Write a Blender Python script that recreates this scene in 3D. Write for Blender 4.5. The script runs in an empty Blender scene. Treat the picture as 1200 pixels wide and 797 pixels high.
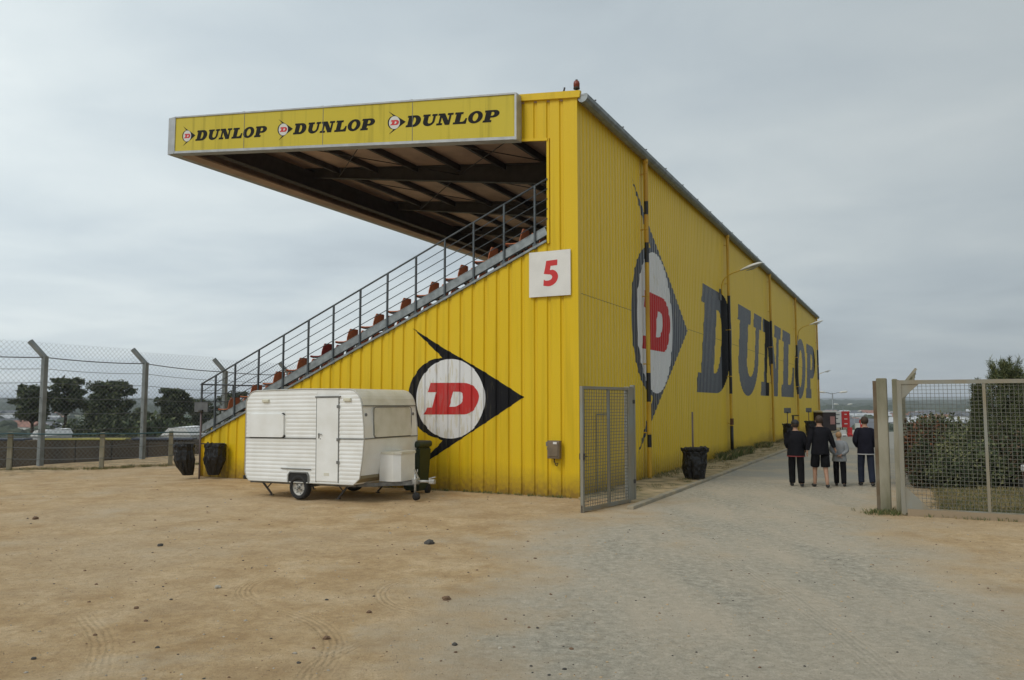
import bpy, bmesh, math, random
from math import sin, cos, pi, radians, sqrt, atan2
from mathutils import Vector, Matrix, noise
rnd = random.Random(7)
sc = bpy.context.scene
# ------------------------------------------------------------------ camera
cam_d = bpy.data.cameras.new('camera'); cam = bpy.data.objects.new('camera', cam_d)
sc.collection.objects.link(cam); sc.camera = cam
cam_d.sensor_width = 36; cam_d.lens = 27.45; cam_d.clip_start = 0.1; cam_d.clip_end = 20000
EYE = 2.1
cam.location = (0, 0, EYE); cam.rotation_euler = (radians(90 + 4.655), 0, 0)
# ------------------------------------------------------------------ sky, sun, exposure
w = bpy.data.worlds.new('World'); sc.world = w; w.use_nodes = True
SUN_EL, SUN_AZ = radians(46), atan2(-0.72, -0.69)       # azimuth measured from +Y towards +X
nt = w.node_tree; nt.nodes.clear()
def N(nt, t, **k):
    n = nt.nodes.new(t)
    for a, b in k.items():
        if a.startswith('i_'):
            n.inputs[a[2:].replace('_', ' ')].default_value = b
        else: setattr(n, a, b)
    return n
bg = N(nt, 'ShaderNodeBackground'); bg.inputs[1].default_value = 0.1
wo = N(nt, 'ShaderNodeOutputWorld'); nt.links.new(bg.outputs[0], wo.inputs[0])
sky = N(nt, 'ShaderNodeTexSky'); sky.sky_type = 'NISHITA'; sky.sun_disc = False
sky.sun_elevation = SUN_EL; sky.sun_rotation = SUN_AZ % (2 * pi); sky.dust_density = 3.0
tc = N(nt, 'ShaderNodeTexCoord'); sep = N(nt, 'ShaderNodeSeparateXYZ'); nt.links.new(tc.outputs['Generated'], sep.inputs[0])
def M2(nt, op, a, b=None, c=None):
    n = nt.nodes.new('ShaderNodeMath'); n.operation = op
    for i, v in enumerate((a, b, c)):
        if v is None: continue
        if isinstance(v, (int, float)): n.inputs[i].default_value = v
        else: nt.links.new(v, n.inputs[i])
    return n.outputs[0]
zz = M2(nt, 'ADD', M2(nt, 'MAXIMUM', sep.outputs[2], 0.0), 0.13)
cx = M2(nt, 'DIVIDE', sep.outputs[0], zz); cy = M2(nt, 'DIVIDE', sep.outputs[1], zz)
cmb = N(nt, 'ShaderNodeCombineXYZ'); nt.links.new(cx, cmb.inputs[0]); nt.links.new(cy, cmb.inputs[1])
def wnoise(scale, detail, off, dist=0.0, rough=0.55):
    mp = N(nt, 'ShaderNodeMapping'); mp.inputs['Location'].default_value = off
    mp.inputs['Rotation'].default_value = (0, 0, 0.5); mp.inputs['Scale'].default_value = (scale, scale * 1.15, 1)
    nt.links.new(cmb.outputs[0], mp.inputs[0])
    n = N(nt, 'ShaderNodeTexNoise'); n.inputs['Scale'].default_value = 1; n.inputs['Detail'].default_value = detail
    n.inputs['Roughness'].default_value = rough; n.inputs['Distortion'].default_value = dist
    nt.links.new(mp.outputs[0], n.inputs['Vector']); return n.outputs[0]
n1 = wnoise(0.42, 4, (3.1, 1.2, 0), 0.35, 0.5); n2 = wnoise(1.5, 6, (7.3, 4.1, 0), 0.4, 0.55)
mixn = M2(nt, 'ADD', M2(nt, 'MULTIPLY', n1, 0.72), M2(nt, 'MULTIPLY', n2, 0.28))
def ramp(nt, fac, stops, interp='LINEAR'):
    r = nt.nodes.new('ShaderNodeValToRGB'); r.color_ramp.interpolation = interp
    el = r.color_ramp.elements
    while len(el) < len(stops): el.new(0.5)
    for e, (p, c) in zip(el, stops): e.position = p; e.color = (*c, 1) if len(c) == 3 else c
    nt.links.new(fac, r.inputs[0]); return r.outputs[0]
cl = ramp(nt, mixn, [(0.30, (4.5, 5.15, 5.6)), (0.44, (5.6, 6.35, 6.75)), (0.55, (6.6, 7.3, 7.5)), (0.68, (7.8, 8.4, 8.4))])
# brighter towards the veiled sun (behind and left of the viewer) and left of the view, greyer to the right
lr = M2(nt, 'ADD', 1.0, M2(nt, 'MULTIPLY', sep.outputs[0], -0.42))
vm = N(nt, 'ShaderNodeVectorMath', operation='SCALE'); nt.links.new(cl, vm.inputs[0]); nt.links.new(lr, vm.inputs['Scale'])
mx = N(nt, 'ShaderNodeMix', data_type='RGBA'); mx.inputs[0].default_value = 0.92
nt.links.new(sky.outputs[0], mx.inputs[6]); nt.links.new(vm.outputs[0], mx.inputs[7])
nt.links.new(mx.outputs[2], bg.inputs[0])
sd = bpy.data.lights.new('sun', 'SUN'); sd.energy = 1.15; sd.angle = radians(22); sd.color = (1, 0.95, 0.87)
so = bpy.data.objects.new('sun', sd); sc.collection.objects.link(so)
sdir = Vector((sin(SUN_AZ) * cos(SUN_EL), cos(SUN_AZ) * cos(SUN_EL), sin(SUN_EL)))
so.rotation_euler = sdir.to_track_quat('Z', 'Y').to_euler()
sc.view_settings.view_transform = 'Standard'; sc.view_settings.look = 'None'
sc.view_settings.gamma = 1; sc.view_settings.exposure = -0.03; sc.view_settings.use_curve_mapping = False
sc.render.engine = 'CYCLES'
# ------------------------------------------------------------------ frames of reference
CO = Vector((1.493, 17.518, 0)); AZ = radians(26.913)
U = Vector((sin(AZ), cos(AZ), 0)); W = Vector((-cos(AZ), sin(AZ), 0)); RZ = atan2(U.y, U.x)
MB_ = Matrix.Translation(CO) @ Matrix.Rotation(RZ, 4, 'Z')       # building frame: x along long wall, y along gable
def loc(t, s, z=0): return MB_ @ Vector((t, s, z))
def ts(x, y): d = Vector((x, y, 0)) - CO; return d.dot(U), d.dot(W)
# ------------------------------------------------------------------ object helpers
COL = sc.collection
def tag(o, label=None, cat=None, group=None, kind=None):
    for k, v in (('label', label), ('category', cat), ('group', group), ('kind', kind)):
        if v: o[k] = v
    return o
def empty(name, location=(0, 0, 0), rz=0, label=None, cat=None, group=None):
    o = bpy.data.objects.new(name, None); COL.objects.link(o); o.location = location; o.rotation_euler = (0, 0, rz)
    o.empty_display_size = 0.2
    return tag(o, label, cat, group)
def build(name, bm, mats, parent=None, smooth=False, location=None, rz=None):
    me = bpy.data.meshes.new(name)
    bmesh.ops.recalc_face_normals(bm, faces=bm.faces) if smooth != 'keep' else None
    bm.to_mesh(me); bm.free()
    if not isinstance(mats, (list, tuple)): mats = [mats]
    for m in mats: me.materials.append(m)
    if smooth is True:
        for p in me.polygons: p.use_smooth = True
    o = bpy.data.objects.new(name, me); COL.objects.link(o)
    if parent: o.parent = parent
    if location is not None: o.location = location
    if rz is not None: o.rotation_euler = (0, 0, rz)
    return o
def copy_tree(o, parent=None):
    c = o.copy(); COL.objects.link(c)
    if parent: c.parent = parent
    for ch in list(o.children): copy_tree(ch, c)
    return c
def NB(): return bmesh.new()
def box(bm, c, s, R=None, mat=0, bev=0):
    r = bmesh.ops.create_cube(bm, size=1)
    vs = r['verts']
    for v in vs: v.co = Vector((v.co.x * s[0], v.co.y * s[1], v.co.z * s[2]))
    if bev:
        es = list({e for v in vs for e in v.link_edges})
        rr = bmesh.ops.bevel(bm, geom=es, offset=bev, segments=2, affect='EDGES', profile=0.5)
        vs = list({v for f in rr['faces'] for v in f.verts} | {v for v in vs if v.is_valid})
        allv = set(vs)
        for v in list(allv):
            for f in v.link_faces:
                for q in f.verts: allv.add(q)
        vs = list(allv)
    c = Vector(c)
    for v in vs: v.co = (R @ v.co if R else v.co) + c
    if mat:
        for f in {f for v in vs for f in v.link_faces}: f.material_index = mat
    return vs
def b2(bm, lo, hi, mat=0, bev=0):
    lo = Vector(lo); hi = Vector(hi); return box(bm, (lo + hi) / 2, hi - lo, None, mat, bev)
def tube(bm, pts, r, n=8, cap=True, mat=0, closed=False):
    pts = [Vector(p) for p in pts]; rs = r if isinstance(r, (list, tuple)) else [r] * len(pts)
    rings = []; L = len(pts); up = None
    for i, p in enumerate(pts):
        if closed: d = (pts[(i + 1) % L] - pts[i - 1])
        else: d = (pts[min(i + 1, L - 1)] - pts[max(i - 1, 0)])
        if d.length < 1e-9: d = Vector((0, 0, 1))
        d.normalize()
        if up is None: up = Vector((0, 0, 1)) if abs(d.z) < 0.9 else Vector((1, 0, 0))
        a = up.cross(d)
        if a.length < 1e-4: a = Vector((0, 1, 0)).cross(d)
        a.normalize(); b = d.cross(a); up = b if abs(d.dot(b)) < .5 else up
        rings.append([bm.verts.new(p + (a * cos(2 * pi * k / n) + b * sin(2 * pi * k / n)) * rs[i]) for k in range(n)])
    fs = []
    for i in range(L if closed else L - 1):
        A, B = rings[i], rings[(i + 1) % L]
        for k in range(n): fs.append(bm.faces.new((A[k], A[(k + 1) % n], B[(k + 1) % n], B[k])))
    if cap and not closed:
        fs.append(bm.faces.new(rings[0][::-1])); fs.append(bm.faces.new(rings[-1]))
    for f in fs: f.material_index = mat; f.smooth = True
    return fs
def bar(bm, p, q, w_, h_, mat=0, up=Vector((0, 0, 1))):
    p = Vector(p); q = Vector(q); d = q - p; L = d.length; d.normalize()
    a = up.cross(d)
    if a.length < 1e-3: a = Vector((1, 0, 0)).cross(d)
    a.normalize(); b = d.cross(a)
    R = Matrix((a, d, b)).transposed()
    return box(bm, (p + q) / 2, (w_, L, h_), R, mat)
def prism(bm, poly, axis, lo, hi, mat=0):
    """extrude a 2D polygon; axis = function (a,b,c)->Vector where c is the extrusion coordinate"""
    A = [bm.verts.new(axis(a, b, lo)) for a, b in poly]; B = [bm.verts.new(axis(a, b, hi)) for a, b in poly]
    n = len(poly); fs = [bm.faces.new(A[::-1]), bm.faces.new(B)]
    for i in range(n): fs.append(bm.faces.new((A[i], A[(i + 1) % n], B[(i + 1) % n], B[i])))
    for f in fs: f.material_index = mat
    return fs
def fill(loops):
    """2D loops (a,b) -> bmesh in the XZ plane, holes by nesting"""
    bm = NB(); es = []
    for lp in loops:
        vs = [bm.verts.new((a, 0, b)) for a, b in lp]
        for i in range(len(vs)): es.append(bm.edges.new((vs[i], vs[(i + 1) % len(vs)])))
    bmesh.ops.triangle_fill(bm, edges=es, use_beauty=True, use_dissolve=False, normal=(0, 1, 0))
    return bm
def prof_at(a, pitch, pr):
    f = (a % pitch) / pitch
    for (f0, d0), (f1, d1) in zip(pr, pr[1:]):
        if f <= f1 + 1e-9: return d0 + (d1 - d0) * (f - f0) / max(1e-9, f1 - f0)
    return pr[-1][1]
def cut(bm, pitch, pr, extra=()):
    xs = [v.co.x for v in bm.verts]; lo, hi = min(xs), max(xs)
    cuts = list(extra)
    k = math.floor(lo / pitch)
    while k * pitch <= hi:
        cuts += [(k + f) * pitch for f, _ in pr[:-1]]; k += 1
    for c in sorted(cuts):
        if lo + 1e-4 < c < hi - 1e-4:
            bmesh.ops.bisect_plane(bm, geom=bm.verts[:] + bm.edges[:] + bm.faces[:], dist=1e-5, plane_co=(c, 0, 0), plane_no=(1, 0, 0))
GP, GPR = 0.333, [(0, 0), (.66, 0), (.73, -.038), (.90, -.038), (.97, 0), (1, 0)]
RP, RPR = 0.222, [(0, 0), (.50, 0), (.64, -.03), (.86, -.03), (1, 0)]
def gable_map(bm, off):      # flat (a,z) with a = -s -> building frame, outward = -x
    for v in bm.verts:
        a, z = v.co.x, v.co.z; v.co = Vector((-(prof_at(a, GP, GPR) + off), -a, z))
def rear_map(bm, off):       # flat (a,z) with a = t -> outward = -y
    for v in bm.verts:
        a, z = v.co.x, v.co.z; v.co = Vector((a, -(prof_at(a, RP, RPR) + off), z))
# ------------------------------------------------------------------ materials
MATS = {}
def mat(name, col, rough=0.6, metal=0.0, var=0.0, vscale=3.0, bump=0.0, bscale=40.0, col2=None, spec=0.5, stretch=(1, 1, 1), detail=6, ramp_=(0.35, 0.65), coat=0):
    if name in MATS: return MATS[name]
    m = bpy.data.materials.new(name); m.use_nodes = True; nt = m.node_tree; b = nt.nodes['Principled BSDF']
    b.inputs['Base Color'].default_value = (*col, 1); b.inputs['Roughness'].default_value = rough
    b.inputs['Metallic'].default_value = metal; b.inputs['Specular IOR Level'].default_value = spec
    if coat: b.inputs['Coat Weight'].default_value = coat
    tc = N(nt, 'ShaderNodeTexCoord'); mp = N(nt, 'ShaderNodeMapping'); mp.inputs['Scale'].default_value = stretch
    nt.links.new(tc.outputs['Object'], mp.inputs[0])
    if var or col2:
        n = N(nt, 'ShaderNodeTexNoise'); n.inputs['Scale'].default_value = vscale; n.inputs['Detail'].default_value = detail
        nt.links.new(mp.outputs[0], n.inputs['Vector'])
        c2 = col2 if col2 else tuple(max(0, c * (1 - var)) for c in col)
        r = ramp(nt, n.outputs[0], [(ramp_[0], col), (ramp_[1], c2)])
        nt.links.new(r, b.inputs['Base Color'])
    if bump:
        n = N(nt, 'ShaderNodeTexNoise'); n.inputs['Scale'].default_value = bscale; n.inputs['Detail'].default_value = 4
        nt.links.new(mp.outputs[0], n.inputs['Vector'])
        bn = N(nt, 'ShaderNodeBump'); bn.inputs['Strength'].default_value = bump; bn.inputs['Distance'].default_value = 0.02
        nt.links.new(n.outputs[0], bn.inputs['Height']); nt.links.new(bn.outputs[0], b.inputs['Normal'])
    MATS[name] = m; return m
def clad(name, col, dirt=(0.20, 0.115, 0.03), rough=0.42, grime=1.0, spec=0.28, chip=None):
    """painted steel cladding: vertical rain streaks, splash-back dirt near the ground, faded patches"""
    m = bpy.data.materials.new(name); m.use_nodes = True; nt = m.node_tree; b = nt.nodes['Principled BSDF']
    tc = N(nt, 'ShaderNodeTexCoord'); sp = N(nt, 'ShaderNodeSeparateXYZ'); nt.links.new(tc.outputs['Object'], sp.inputs[0])
    def nz(sx, sz, sc_, det=5):
        mp = N(nt, 'ShaderNodeMapping'); mp.inputs['Scale'].default_value = (sx, sx, sz); nt.links.new(tc.outputs['Object'], mp.inputs[0])
        n = N(nt, 'ShaderNodeTexNoise'); n.inputs['Scale'].default_value = sc_; n.inputs['Detail'].default_value = det
        nt.links.new(mp.outputs[0], n.inputs['Vector']); return n.outputs[0]
    st = nz(1, 0.05, 5.5); big = nz(1, 1, 0.35, 3); fine = nz(1, 1, 9, 6)
    dark = tuple(c * 0.72 for c in col); fade = tuple(min(1, c * 1.0 + 0.012) for c in col)
    c1 = ramp(nt, big, [(0.35, col), (0.7, fade)])
    mxa = N(nt, 'ShaderNodeMix', data_type='RGBA'); nt.links.new(M2(nt, 'MULTIPLY', ramp(nt, st, [(0.52, (0, 0, 0)), (0.74, (1, 1, 1))]), 0.5 * grime), mxa.inputs[0])
    nt.links.new(c1, mxa.inputs[6]); mxa.inputs[7].default_value = (*dark, 1)
    # splash-back
    h = M2(nt, 'SUBTRACT', 1.0, M2(nt, 'DIVIDE', sp.outputs[2], M2(nt, 'ADD', 0.10, M2(nt, 'MULTIPLY', big, 1.1))))
    hf = M2(nt, 'MULTIPLY', M2(nt, 'MAXIMUM', h, 0.0), M2(nt, 'ADD', fine, 0.15)); hf = M2(nt, 'MINIMUM', M2(nt, 'MULTIPLY', hf, 1.1 * grime), 0.85)
    mxb = N(nt, 'ShaderNodeMix', data_type='RGBA'); nt.links.new(hf, mxb.inputs[0]); nt.links.new(mxa.outputs[2], mxb.inputs[6])
    mxb.inputs[7].default_value = (*dirt, 1)
    outc = mxb.outputs[2]
    if chip:
        mxc = N(nt, 'ShaderNodeMix', data_type='RGBA'); nt.links.new(M2(nt, 'MULTIPLY', ramp(nt, M2(nt, 'ADD', M2(nt, 'MULTIPLY', nz(1, .18, 14, 8), .6), M2(nt, 'MULTIPLY', big, .4)), [(0.565, (0, 0, 0)), (0.60, (1, 1, 1))]), 0.55), mxc.inputs[0])
        nt.links.new(outc, mxc.inputs[6]); mxc.inputs[7].default_value = (*chip, 1); outc = mxc.outputs[2]
    nt.links.new(outc, b.inputs['Base Color'])
    nt.links.new(M2(nt, 'ADD', rough - 0.08, M2(nt, 'MULTIPLY', fine, 0.18)), b.inputs['Roughness'])
    bn = N(nt, 'ShaderNodeBump'); bn.inputs['Strength'].default_value = 0.12; bn.inputs['Distance'].default_value = 0.03
    nt.links.new(nz(1, 0.5, 2.2, 2), bn.inputs['Height']); nt.links.new(bn.outputs[0], b.inputs['Normal'])
    b.inputs['Specular IOR Level'].default_value = spec
    MATS[name] = m; return m
YEL = clad('yellow_cladding', (0.70, 0.475, 0.008), grime=1.25)
YELR = clad('yellow_rear_cladding', (0.74, 0.52, 0.03), rough=0.42)
BLK = clad('black_paint', (0.008, 0.008, 0.010), dirt=(0.05, 0.04, 0.02), rough=0.6, spec=0.1, chip=(.05, .045, .03))
BLKR = clad('weathered_black_paint', (0.035, 0.040, 0.052), dirt=(0.08, 0.06, 0.03), rough=0.33, spec=0.5, chip=(.16, .13, .06))
WHT = clad('white_paint', (0.70, 0.70, 0.70), rough=0.5, grime=.9, chip=(.55, .50, .36))
REDP = clad('red_paint', (0.50, 0.022, 0.02), rough=0.5, chip=(.44, .09, .08))
SIGNY = clad('sign_yellow', (0.56, 0.45, 0.03), rough=0.35, grime=2.0)
GALV = mat('galvanised_steel', (0.30, 0.33, 0.34), 0.5, 0.55, 0.35, 6, 0.1, 60)
RAILM = mat('railing_steel', (0.09, 0.105, 0.115), 0.5, 0.35, 0.3, 8)
STEEL = mat('dark_steel', (0.062, 0.056, 0.052), 0.6, 0.2, 0.3, 4)
BRICKY = mat('grey_aluminium', (0.45, 0.46, 0.46), 0.45, 0.4, 0.2, 4)
BROWN = mat('brown_roof_sheet', (0.50, 0.35, 0.26), 0.6, 0, 0.3, 1.2)
CONC = mat('concrete', (0.34, 0.32, 0.27), 0.9, 0, 0, 5, 0.4, 50, col2=(0.22, 0.20, 0.17))
CONCP = mat('mossy_concrete', (0.32, 0.295, 0.225), 0.9, 0, 0, 3, 0.5, 40, col2=(0.16, 0.15, 0.09), stretch=(1, 1, .3))
SEATO = mat('seat_orange', (0.68, 0.21, 0.085), 0.55, 0, 0.35, 3)
SEATR = mat('seat_red', (0.34, 0.04, 0.03), 0.55, 0, 0.3, 3)
CARW = mat('caravan_white', (0.83, 0.84, 0.83), 0.4, 0, 0, 2.2, 0.06, 8, col2=(0.74, 0.74, 0.71))
CREAM = mat('caravan_cream', (0.70, 0.68, 0.60), 0.45, 0, 0, 3, col2=(0.60, 0.58, 0.48))
DKRUB = mat('rubber', (0.022, 0.021, 0.020), 0.85, 0, 0.3, 8, 0.2, 60)
TRIM = mat('trim_grey', (0.16, 0.16, 0.15), 0.6)
BAG = mat('black_plastic_bag', (0.005, 0.005, 0.006), 0.34, 0, 0, 5, 0.9, 14, spec=0.45)
PLATE = mat('sign_back', (0.17, 0.18, 0.19), 0.6, .2, .3, 5)
WSIGN = mat('white_sign', (0.74, 0.73, 0.70), 0.5, 0, 0.08, 3)
REDS = mat('red_sign', (0.55, 0.02, 0.02), 0.5)
RUST = mat('rust', (0.16, 0.07, 0.03), 0.85, 0, .5, 9)
BOXM = mat('box_grey_brown', (0.20, 0.15, 0.095), 0.55, 0, .3, 7)
GREEN = mat('green_bin_plastic', (0.018, 0.035, 0.016), 0.5, 0, .3, 4)
LAMPW = mat('lamp_housing', (0.66, 0.66, 0.62), 0.4, 0, .1, 3)
GLASSL = mat('lamp_lens', (0.40, 0.40, 0.36), 0.15)
TENT = mat('tent_canvas', (0.80, 0.80, 0.80), 0.7, 0, .08, 1)
# ------------------------------------------------------------------ terrain
def sm(a, b, x):
    t = max(0, min(1, (x - a) / (b - a))); return t * t * (3 - 2 * t)
def ground_z(x, y):
    t, s = ts(x, y); r = sqrt(x * x + y * y)
    f = 0.075 * max(0, y - 52) * sm(52, 90, y)
    f += 1.25 * sm(19.6, 27, s) + 0.09 * max(0, s - 44)
    f += 0.12 * max(0, -s - 8.2) * sm(4.5, 12, t) * (1 if s < 0 else 0)
    z = -min(f, 12 + 2 * sm(10, 13, f)) if f < 12 else -12 - 1.5 * (1 - math.exp(-(f - 12) / 3))
    if r > 1100: z += (r - 1100) * 0.0105 + 6 * noise.noise(Vector((x / 500, y / 500, 2))) * sm(1100, 1700, r)
    if r > 60: z += 0.7 * noise.noise(Vector((x / 70, y / 70, 0))) * sm(60, 160, r)
    # gentle unevenness of the yard
    z += 0.035 * noise.noise(Vector((x / 3.3, y / 3.3, 5))) * sm(40, 15, r) * (1 - sm(-1.0, 3, t) * sm(-9, -7, s) * (1 if s < 12 else 0))
    z += 0.10 * sm(15.4, 17.2, s) * sm(20.5, 18.5, s) * (0.6 + .6 * noise.noise(Vector((x / 2, y / 2, 1))))
    return z
def seg(px, py, ax, ay, bx, by):
    vx, vy = bx - ax, by - ay; q = max(0, min(1, ((px - ax) * vx + (py - ay) * vy) / (vx * vx + vy * vy)))
    return sqrt((px - ax - q * vx) ** 2 + (py - ay - q * vy) ** 2)
def gravel_mask(x, y):
    d = min(seg(x, y, 2.6, -6, 2.3, 7) / 2.0, seg(x, y, 2.3, 7, 3.2, 12) / 2.3, seg(x, y, 3.2, 12, 5.6, 18) / 1.7, seg(x, y, 5.6, 18, 12, 31) / 2.3)
    return 1 - sm(0.45, 1.9, d)
def grass_mask(x, y):
    t, s = ts(x, y)
    g = 0
    if s < -6.7 and t > 1.2: g = sm(-6.7, -7.4, s) * sm(0.9, 1.6, t)
    if s < -9 and t > .9: g = 1
    if s > 26: g = max(g, sm(26, 30, s))
    if t > 62: g = max(g, sm(62, 75, t))
    if s > 15.2: g = max(g, .42 * sm(15.2, 16.8, s))
    return g
bm = NB(); rings = []
radii = [0.6]
while radii[-1] < 7000: radii.append(radii[-1] * (1.030 if radii[-1] < 160 else 1.055) + 0.02)
angs = [];
a = -180.0
while a < 180: angs.append(a); a += 0.75 if -45 <= a < 45 else 5.0
lay_a = bm.verts.layers.float.new('gravel'); lay_g = bm.verts.layers.float.new('grass'); lay_r = bm.verts.layers.float.new('road')
def gv(x, y):
    v = bm.verts.new((x, y, ground_z(x, y))); v[lay_a] = gravel_mask(x, y); v[lay_g] = grass_mask(x, y); t_, s_ = ts(x, y); v[lay_r] = sm(1.5, 9, t_) * sm(-1.4, -1.7, s_) * sm(-7.2, -6.4, s_); return v
ctr = gv(0, 0)
for r in radii: rings.append([gv(r * sin(radians(a)), r * cos(radians(a))) for a in angs])
n = len(angs)
for k in range(n): bm.faces.new((ctr, rings[0][(k + 1) % n], rings[0][k]))
for A, B in zip(rings, rings[1:]):
    for k in range(n): bm.faces.new((A[k], A[(k + 1) % n], B[(k + 1) % n], B[k]))
def ground_mat():
    m = bpy.data.materials.new('ground_sand'); m.use_nodes = True; nt = m.node_tree; b = nt.nodes['Principled BSDF']
    b.inputs['Roughness'].default_value = 0.95; b.inputs['Specular IOR Level'].default_value = 0.2
    tc = N(nt, 'ShaderNodeTexCoord'); P_ = tc.outputs['Object']
    def nz(s, det=6, rough=.6, sx=1, sy=1, rot=0, dist=0):
        mp = N(nt, 'ShaderNodeMapping'); mp.inputs['Scale'].default_value = (sx, sy, 1); mp.inputs['Rotation'].default_value = (0, 0, rot); nt.links.new(P_, mp.inputs[0])
        n = N(nt, 'ShaderNodeTexNoise'); n.inputs['Scale'].default_value = s; n.inputs['Detail'].default_value = det
        n.inputs['Roughness'].default_value = rough; n.inputs['Distortion'].default_value = dist
        nt.links.new(mp.outputs[0], n.inputs['Vector']); return n.outputs[0]
    def mixc(f, a, b_):
        x = N(nt, 'ShaderNodeMix', data_type='RGBA')
        for i, v in ((0, f), (6, a), (7, b_)):
            if isinstance(v, tuple): x.inputs[i].default_value = (*v, 1)
            elif isinstance(v, (int, float)): x.inputs[i].default_value = v
            else: nt.links.new(v, x.inputs[i])
        return x.outputs[2]
    big = nz(0.22, 5); med = nz(1.3, 10, .72); fine = nz(9, 10, .85); grit = nz(60, 4, .8)
    sand = ramp(nt, med, [(0.36, (0.43, 0.285, 0.142)), (0.5, (0.545, 0.385, 0.21)), (0.64, (0.66, 0.495, 0.30))])
    sand = mixc(ramp(nt, big, [(0.45, (0, 0, 0)), (0.68, (.8, .8, .8))]), sand, (0.55, 0.435, 0.29))
    sand = mixc(ramp(nt, fine, [(0.48, (0, 0, 0)), (0.66, (.75, .75, .75))]), sand, (0.34, 0.225, 0.125))
    sand = mixc(ramp(nt, grit, [(0.50, (0, 0, 0)), (0.66, (.5, .5, .5))]), sand, (0.30, 0.20, 0.11))
    grav = ramp(nt, fine, [(0.36, (0.25, 0.23, 0.18)), (0.5, (0.41, 0.372, 0.295)), (0.63, (0.60, 0.54, 0.435))])
    grav = mixc(ramp(nt, nz(0.9, 6, .6, 1, .3, -.35), [(0.38, (0, 0, 0)), (0.66, (.8, .8, .8))]), grav, (0.55, 0.465, 0.35))
    grav = mixc(ramp(nt, grit, [(0.50, (0, 0, 0)), (0.66, (.55, .55, .55))]), grav, (0.30, 0.275, 0.22))
    at = N(nt, 'ShaderNodeAttribute'); at.attribute_name = 'gravel'
    gm = M2(nt, 'ADD', at.outputs['Fac'], M2(nt, 'MULTIPLY', M2(nt, 'SUBTRACT', nz(0.55, 7, .62), 0.5), 1.7))
    gm = M2(nt, 'ADD', gm, M2(nt, 'MULTIPLY', M2(nt, 'SUBTRACT', med, 0.5), 0.7))
    gf = ramp(nt, gm, [(0.10, (0, 0, 0)), (0.85, (1, 1, 1))])
    col = mixc(gf, sand, grav)
    ar = N(nt, 'ShaderNodeAttribute'); ar.attribute_name = 'road'
    asp = ramp(nt, nz(20, 8, .75), [(0.3, (0.24, 0.235, 0.205)), (0.55, (0.33, 0.32, 0.28)), (0.75, (0.43, 0.41, 0.35))])
    asp = mixc(ramp(nt, nz(0.5, 8, .65), [(0.46, (0, 0, 0)), (0.72, (.75, .75, .75))]), asp, (0.50, 0.40, 0.27))
    rm = M2(nt, 'ADD', M2(nt, 'SUBTRACT', M2(nt, 'MULTIPLY', ar.outputs['Fac'], 2.0), 1.0), M2(nt, 'MULTIPLY', M2(nt, 'SUBTRACT', nz(0.6, 8, .65), 0.5), 2.0))
    col = mixc(ramp(nt, rm, [(0.0, (0, 0, 0)), (0.7, (1, 1, 1))]), col, asp)
    col = mixc(ramp(nt, nz(4.0, 9, .8, 1, 2.2, .4), [(0.56, (0, 0, 0)), (0.70, (.45, .45, .45))]), col, (0.25, 0.185, 0.12))
    # pebbles in the colour
    vo = N(nt, 'ShaderNodeTexVoronoi'); vo.inputs['Scale'].default_value = 26; nt.links.new(P_, vo.inputs['Vector'])
    peb = ramp(nt, vo.outputs['Distance'], [(0.10, (1, 1, 1)), (0.20, (0, 0, 0))])
    sepc = N(nt, 'ShaderNodeSeparateColor'); nt.links.new(vo.outputs['Color'], sepc.inputs[0])
    pm = M2(nt, 'MULTIPLY', peb, M2(nt, 'GREATER_THAN', sepc.outputs[0], 0.72))
    pc = mixc(sepc.outputs[1], (0.13, 0.10, 0.075), (0.46, 0.42, 0.36))
    col = mixc(M2(nt, 'MULTIPLY', pm, 0.8), col, pc)
    # grass and fields
    ag = N(nt, 'ShaderNodeAttribute'); ag.attribute_name = 'grass'
    gr = ramp(nt, nz(0.35, 7, .6), [(0.36, (0.09, 0.095, 0.04)), (0.50, (0.17, 0.135, 0.065)), (0.66, (0.27, 0.20, 0.105))])
    gr = mixc(ramp(nt, nz(9, 7, .8), [(0.4, (0, 0, 0)), (0.7, (.6, .6, .6))]), gr, (0.06, 0.07, 0.03))
    fld = ramp(nt, nz(0.011, 3, .5), [(0.36, (0.045, 0.075, 0.03)), (0.49, (0.07, 0.09, 0.04)), (0.58, (0.24, 0.21, 0.13)), (0.64, (0.055, 0.085, 0.035))], 'CONSTANT')
    ln = N(nt, 'ShaderNodeVectorMath', operation='LENGTH'); nt.links.new(P_, ln.inputs[0])
    far = ramp(nt, M2(nt, 'DIVIDE', ln.outputs['Value'], 400), [(0.15, (0, 0, 0)), (0.4, (1, 1, 1))])
    gr = mixc(far, gr, fld)
    agn = M2(nt, 'ADD', ag.outputs['Fac'], M2(nt, 'MULTIPLY', M2(nt, 'SUBTRACT', nz(2.2, 7, .7), 0.5), 0.9))
    col = mixc(ramp(nt, agn, [(0.4, (0, 0, 0)), (0.62, (1, 1, 1))]), col, gr)
    nt.links.new(col, b.inputs['Base Color'])
    # relief : lumps, grit, pebbles and tyre tracks
    hgt = M2(nt, 'ADD', M2(nt, 'MULTIPLY', fine, 0.5), M2(nt, 'MULTIPLY', grit, 0.22))
    hgt = M2(nt, 'ADD', hgt, M2(nt, 'MULTIPLY', nz(3.2, 5, .6), 0.9))
    hgt = M2(nt, 'ADD', hgt, M2(nt, 'MULTIPLY', pm, 0.45))
    sp = N(nt, 'ShaderNodeSeparateXYZ'); nt.links.new(P_, sp.inputs[0])
    wob = M2(nt, 'MULTIPLY', M2(nt, 'SUBTRACT', med, .5), .12)
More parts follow.
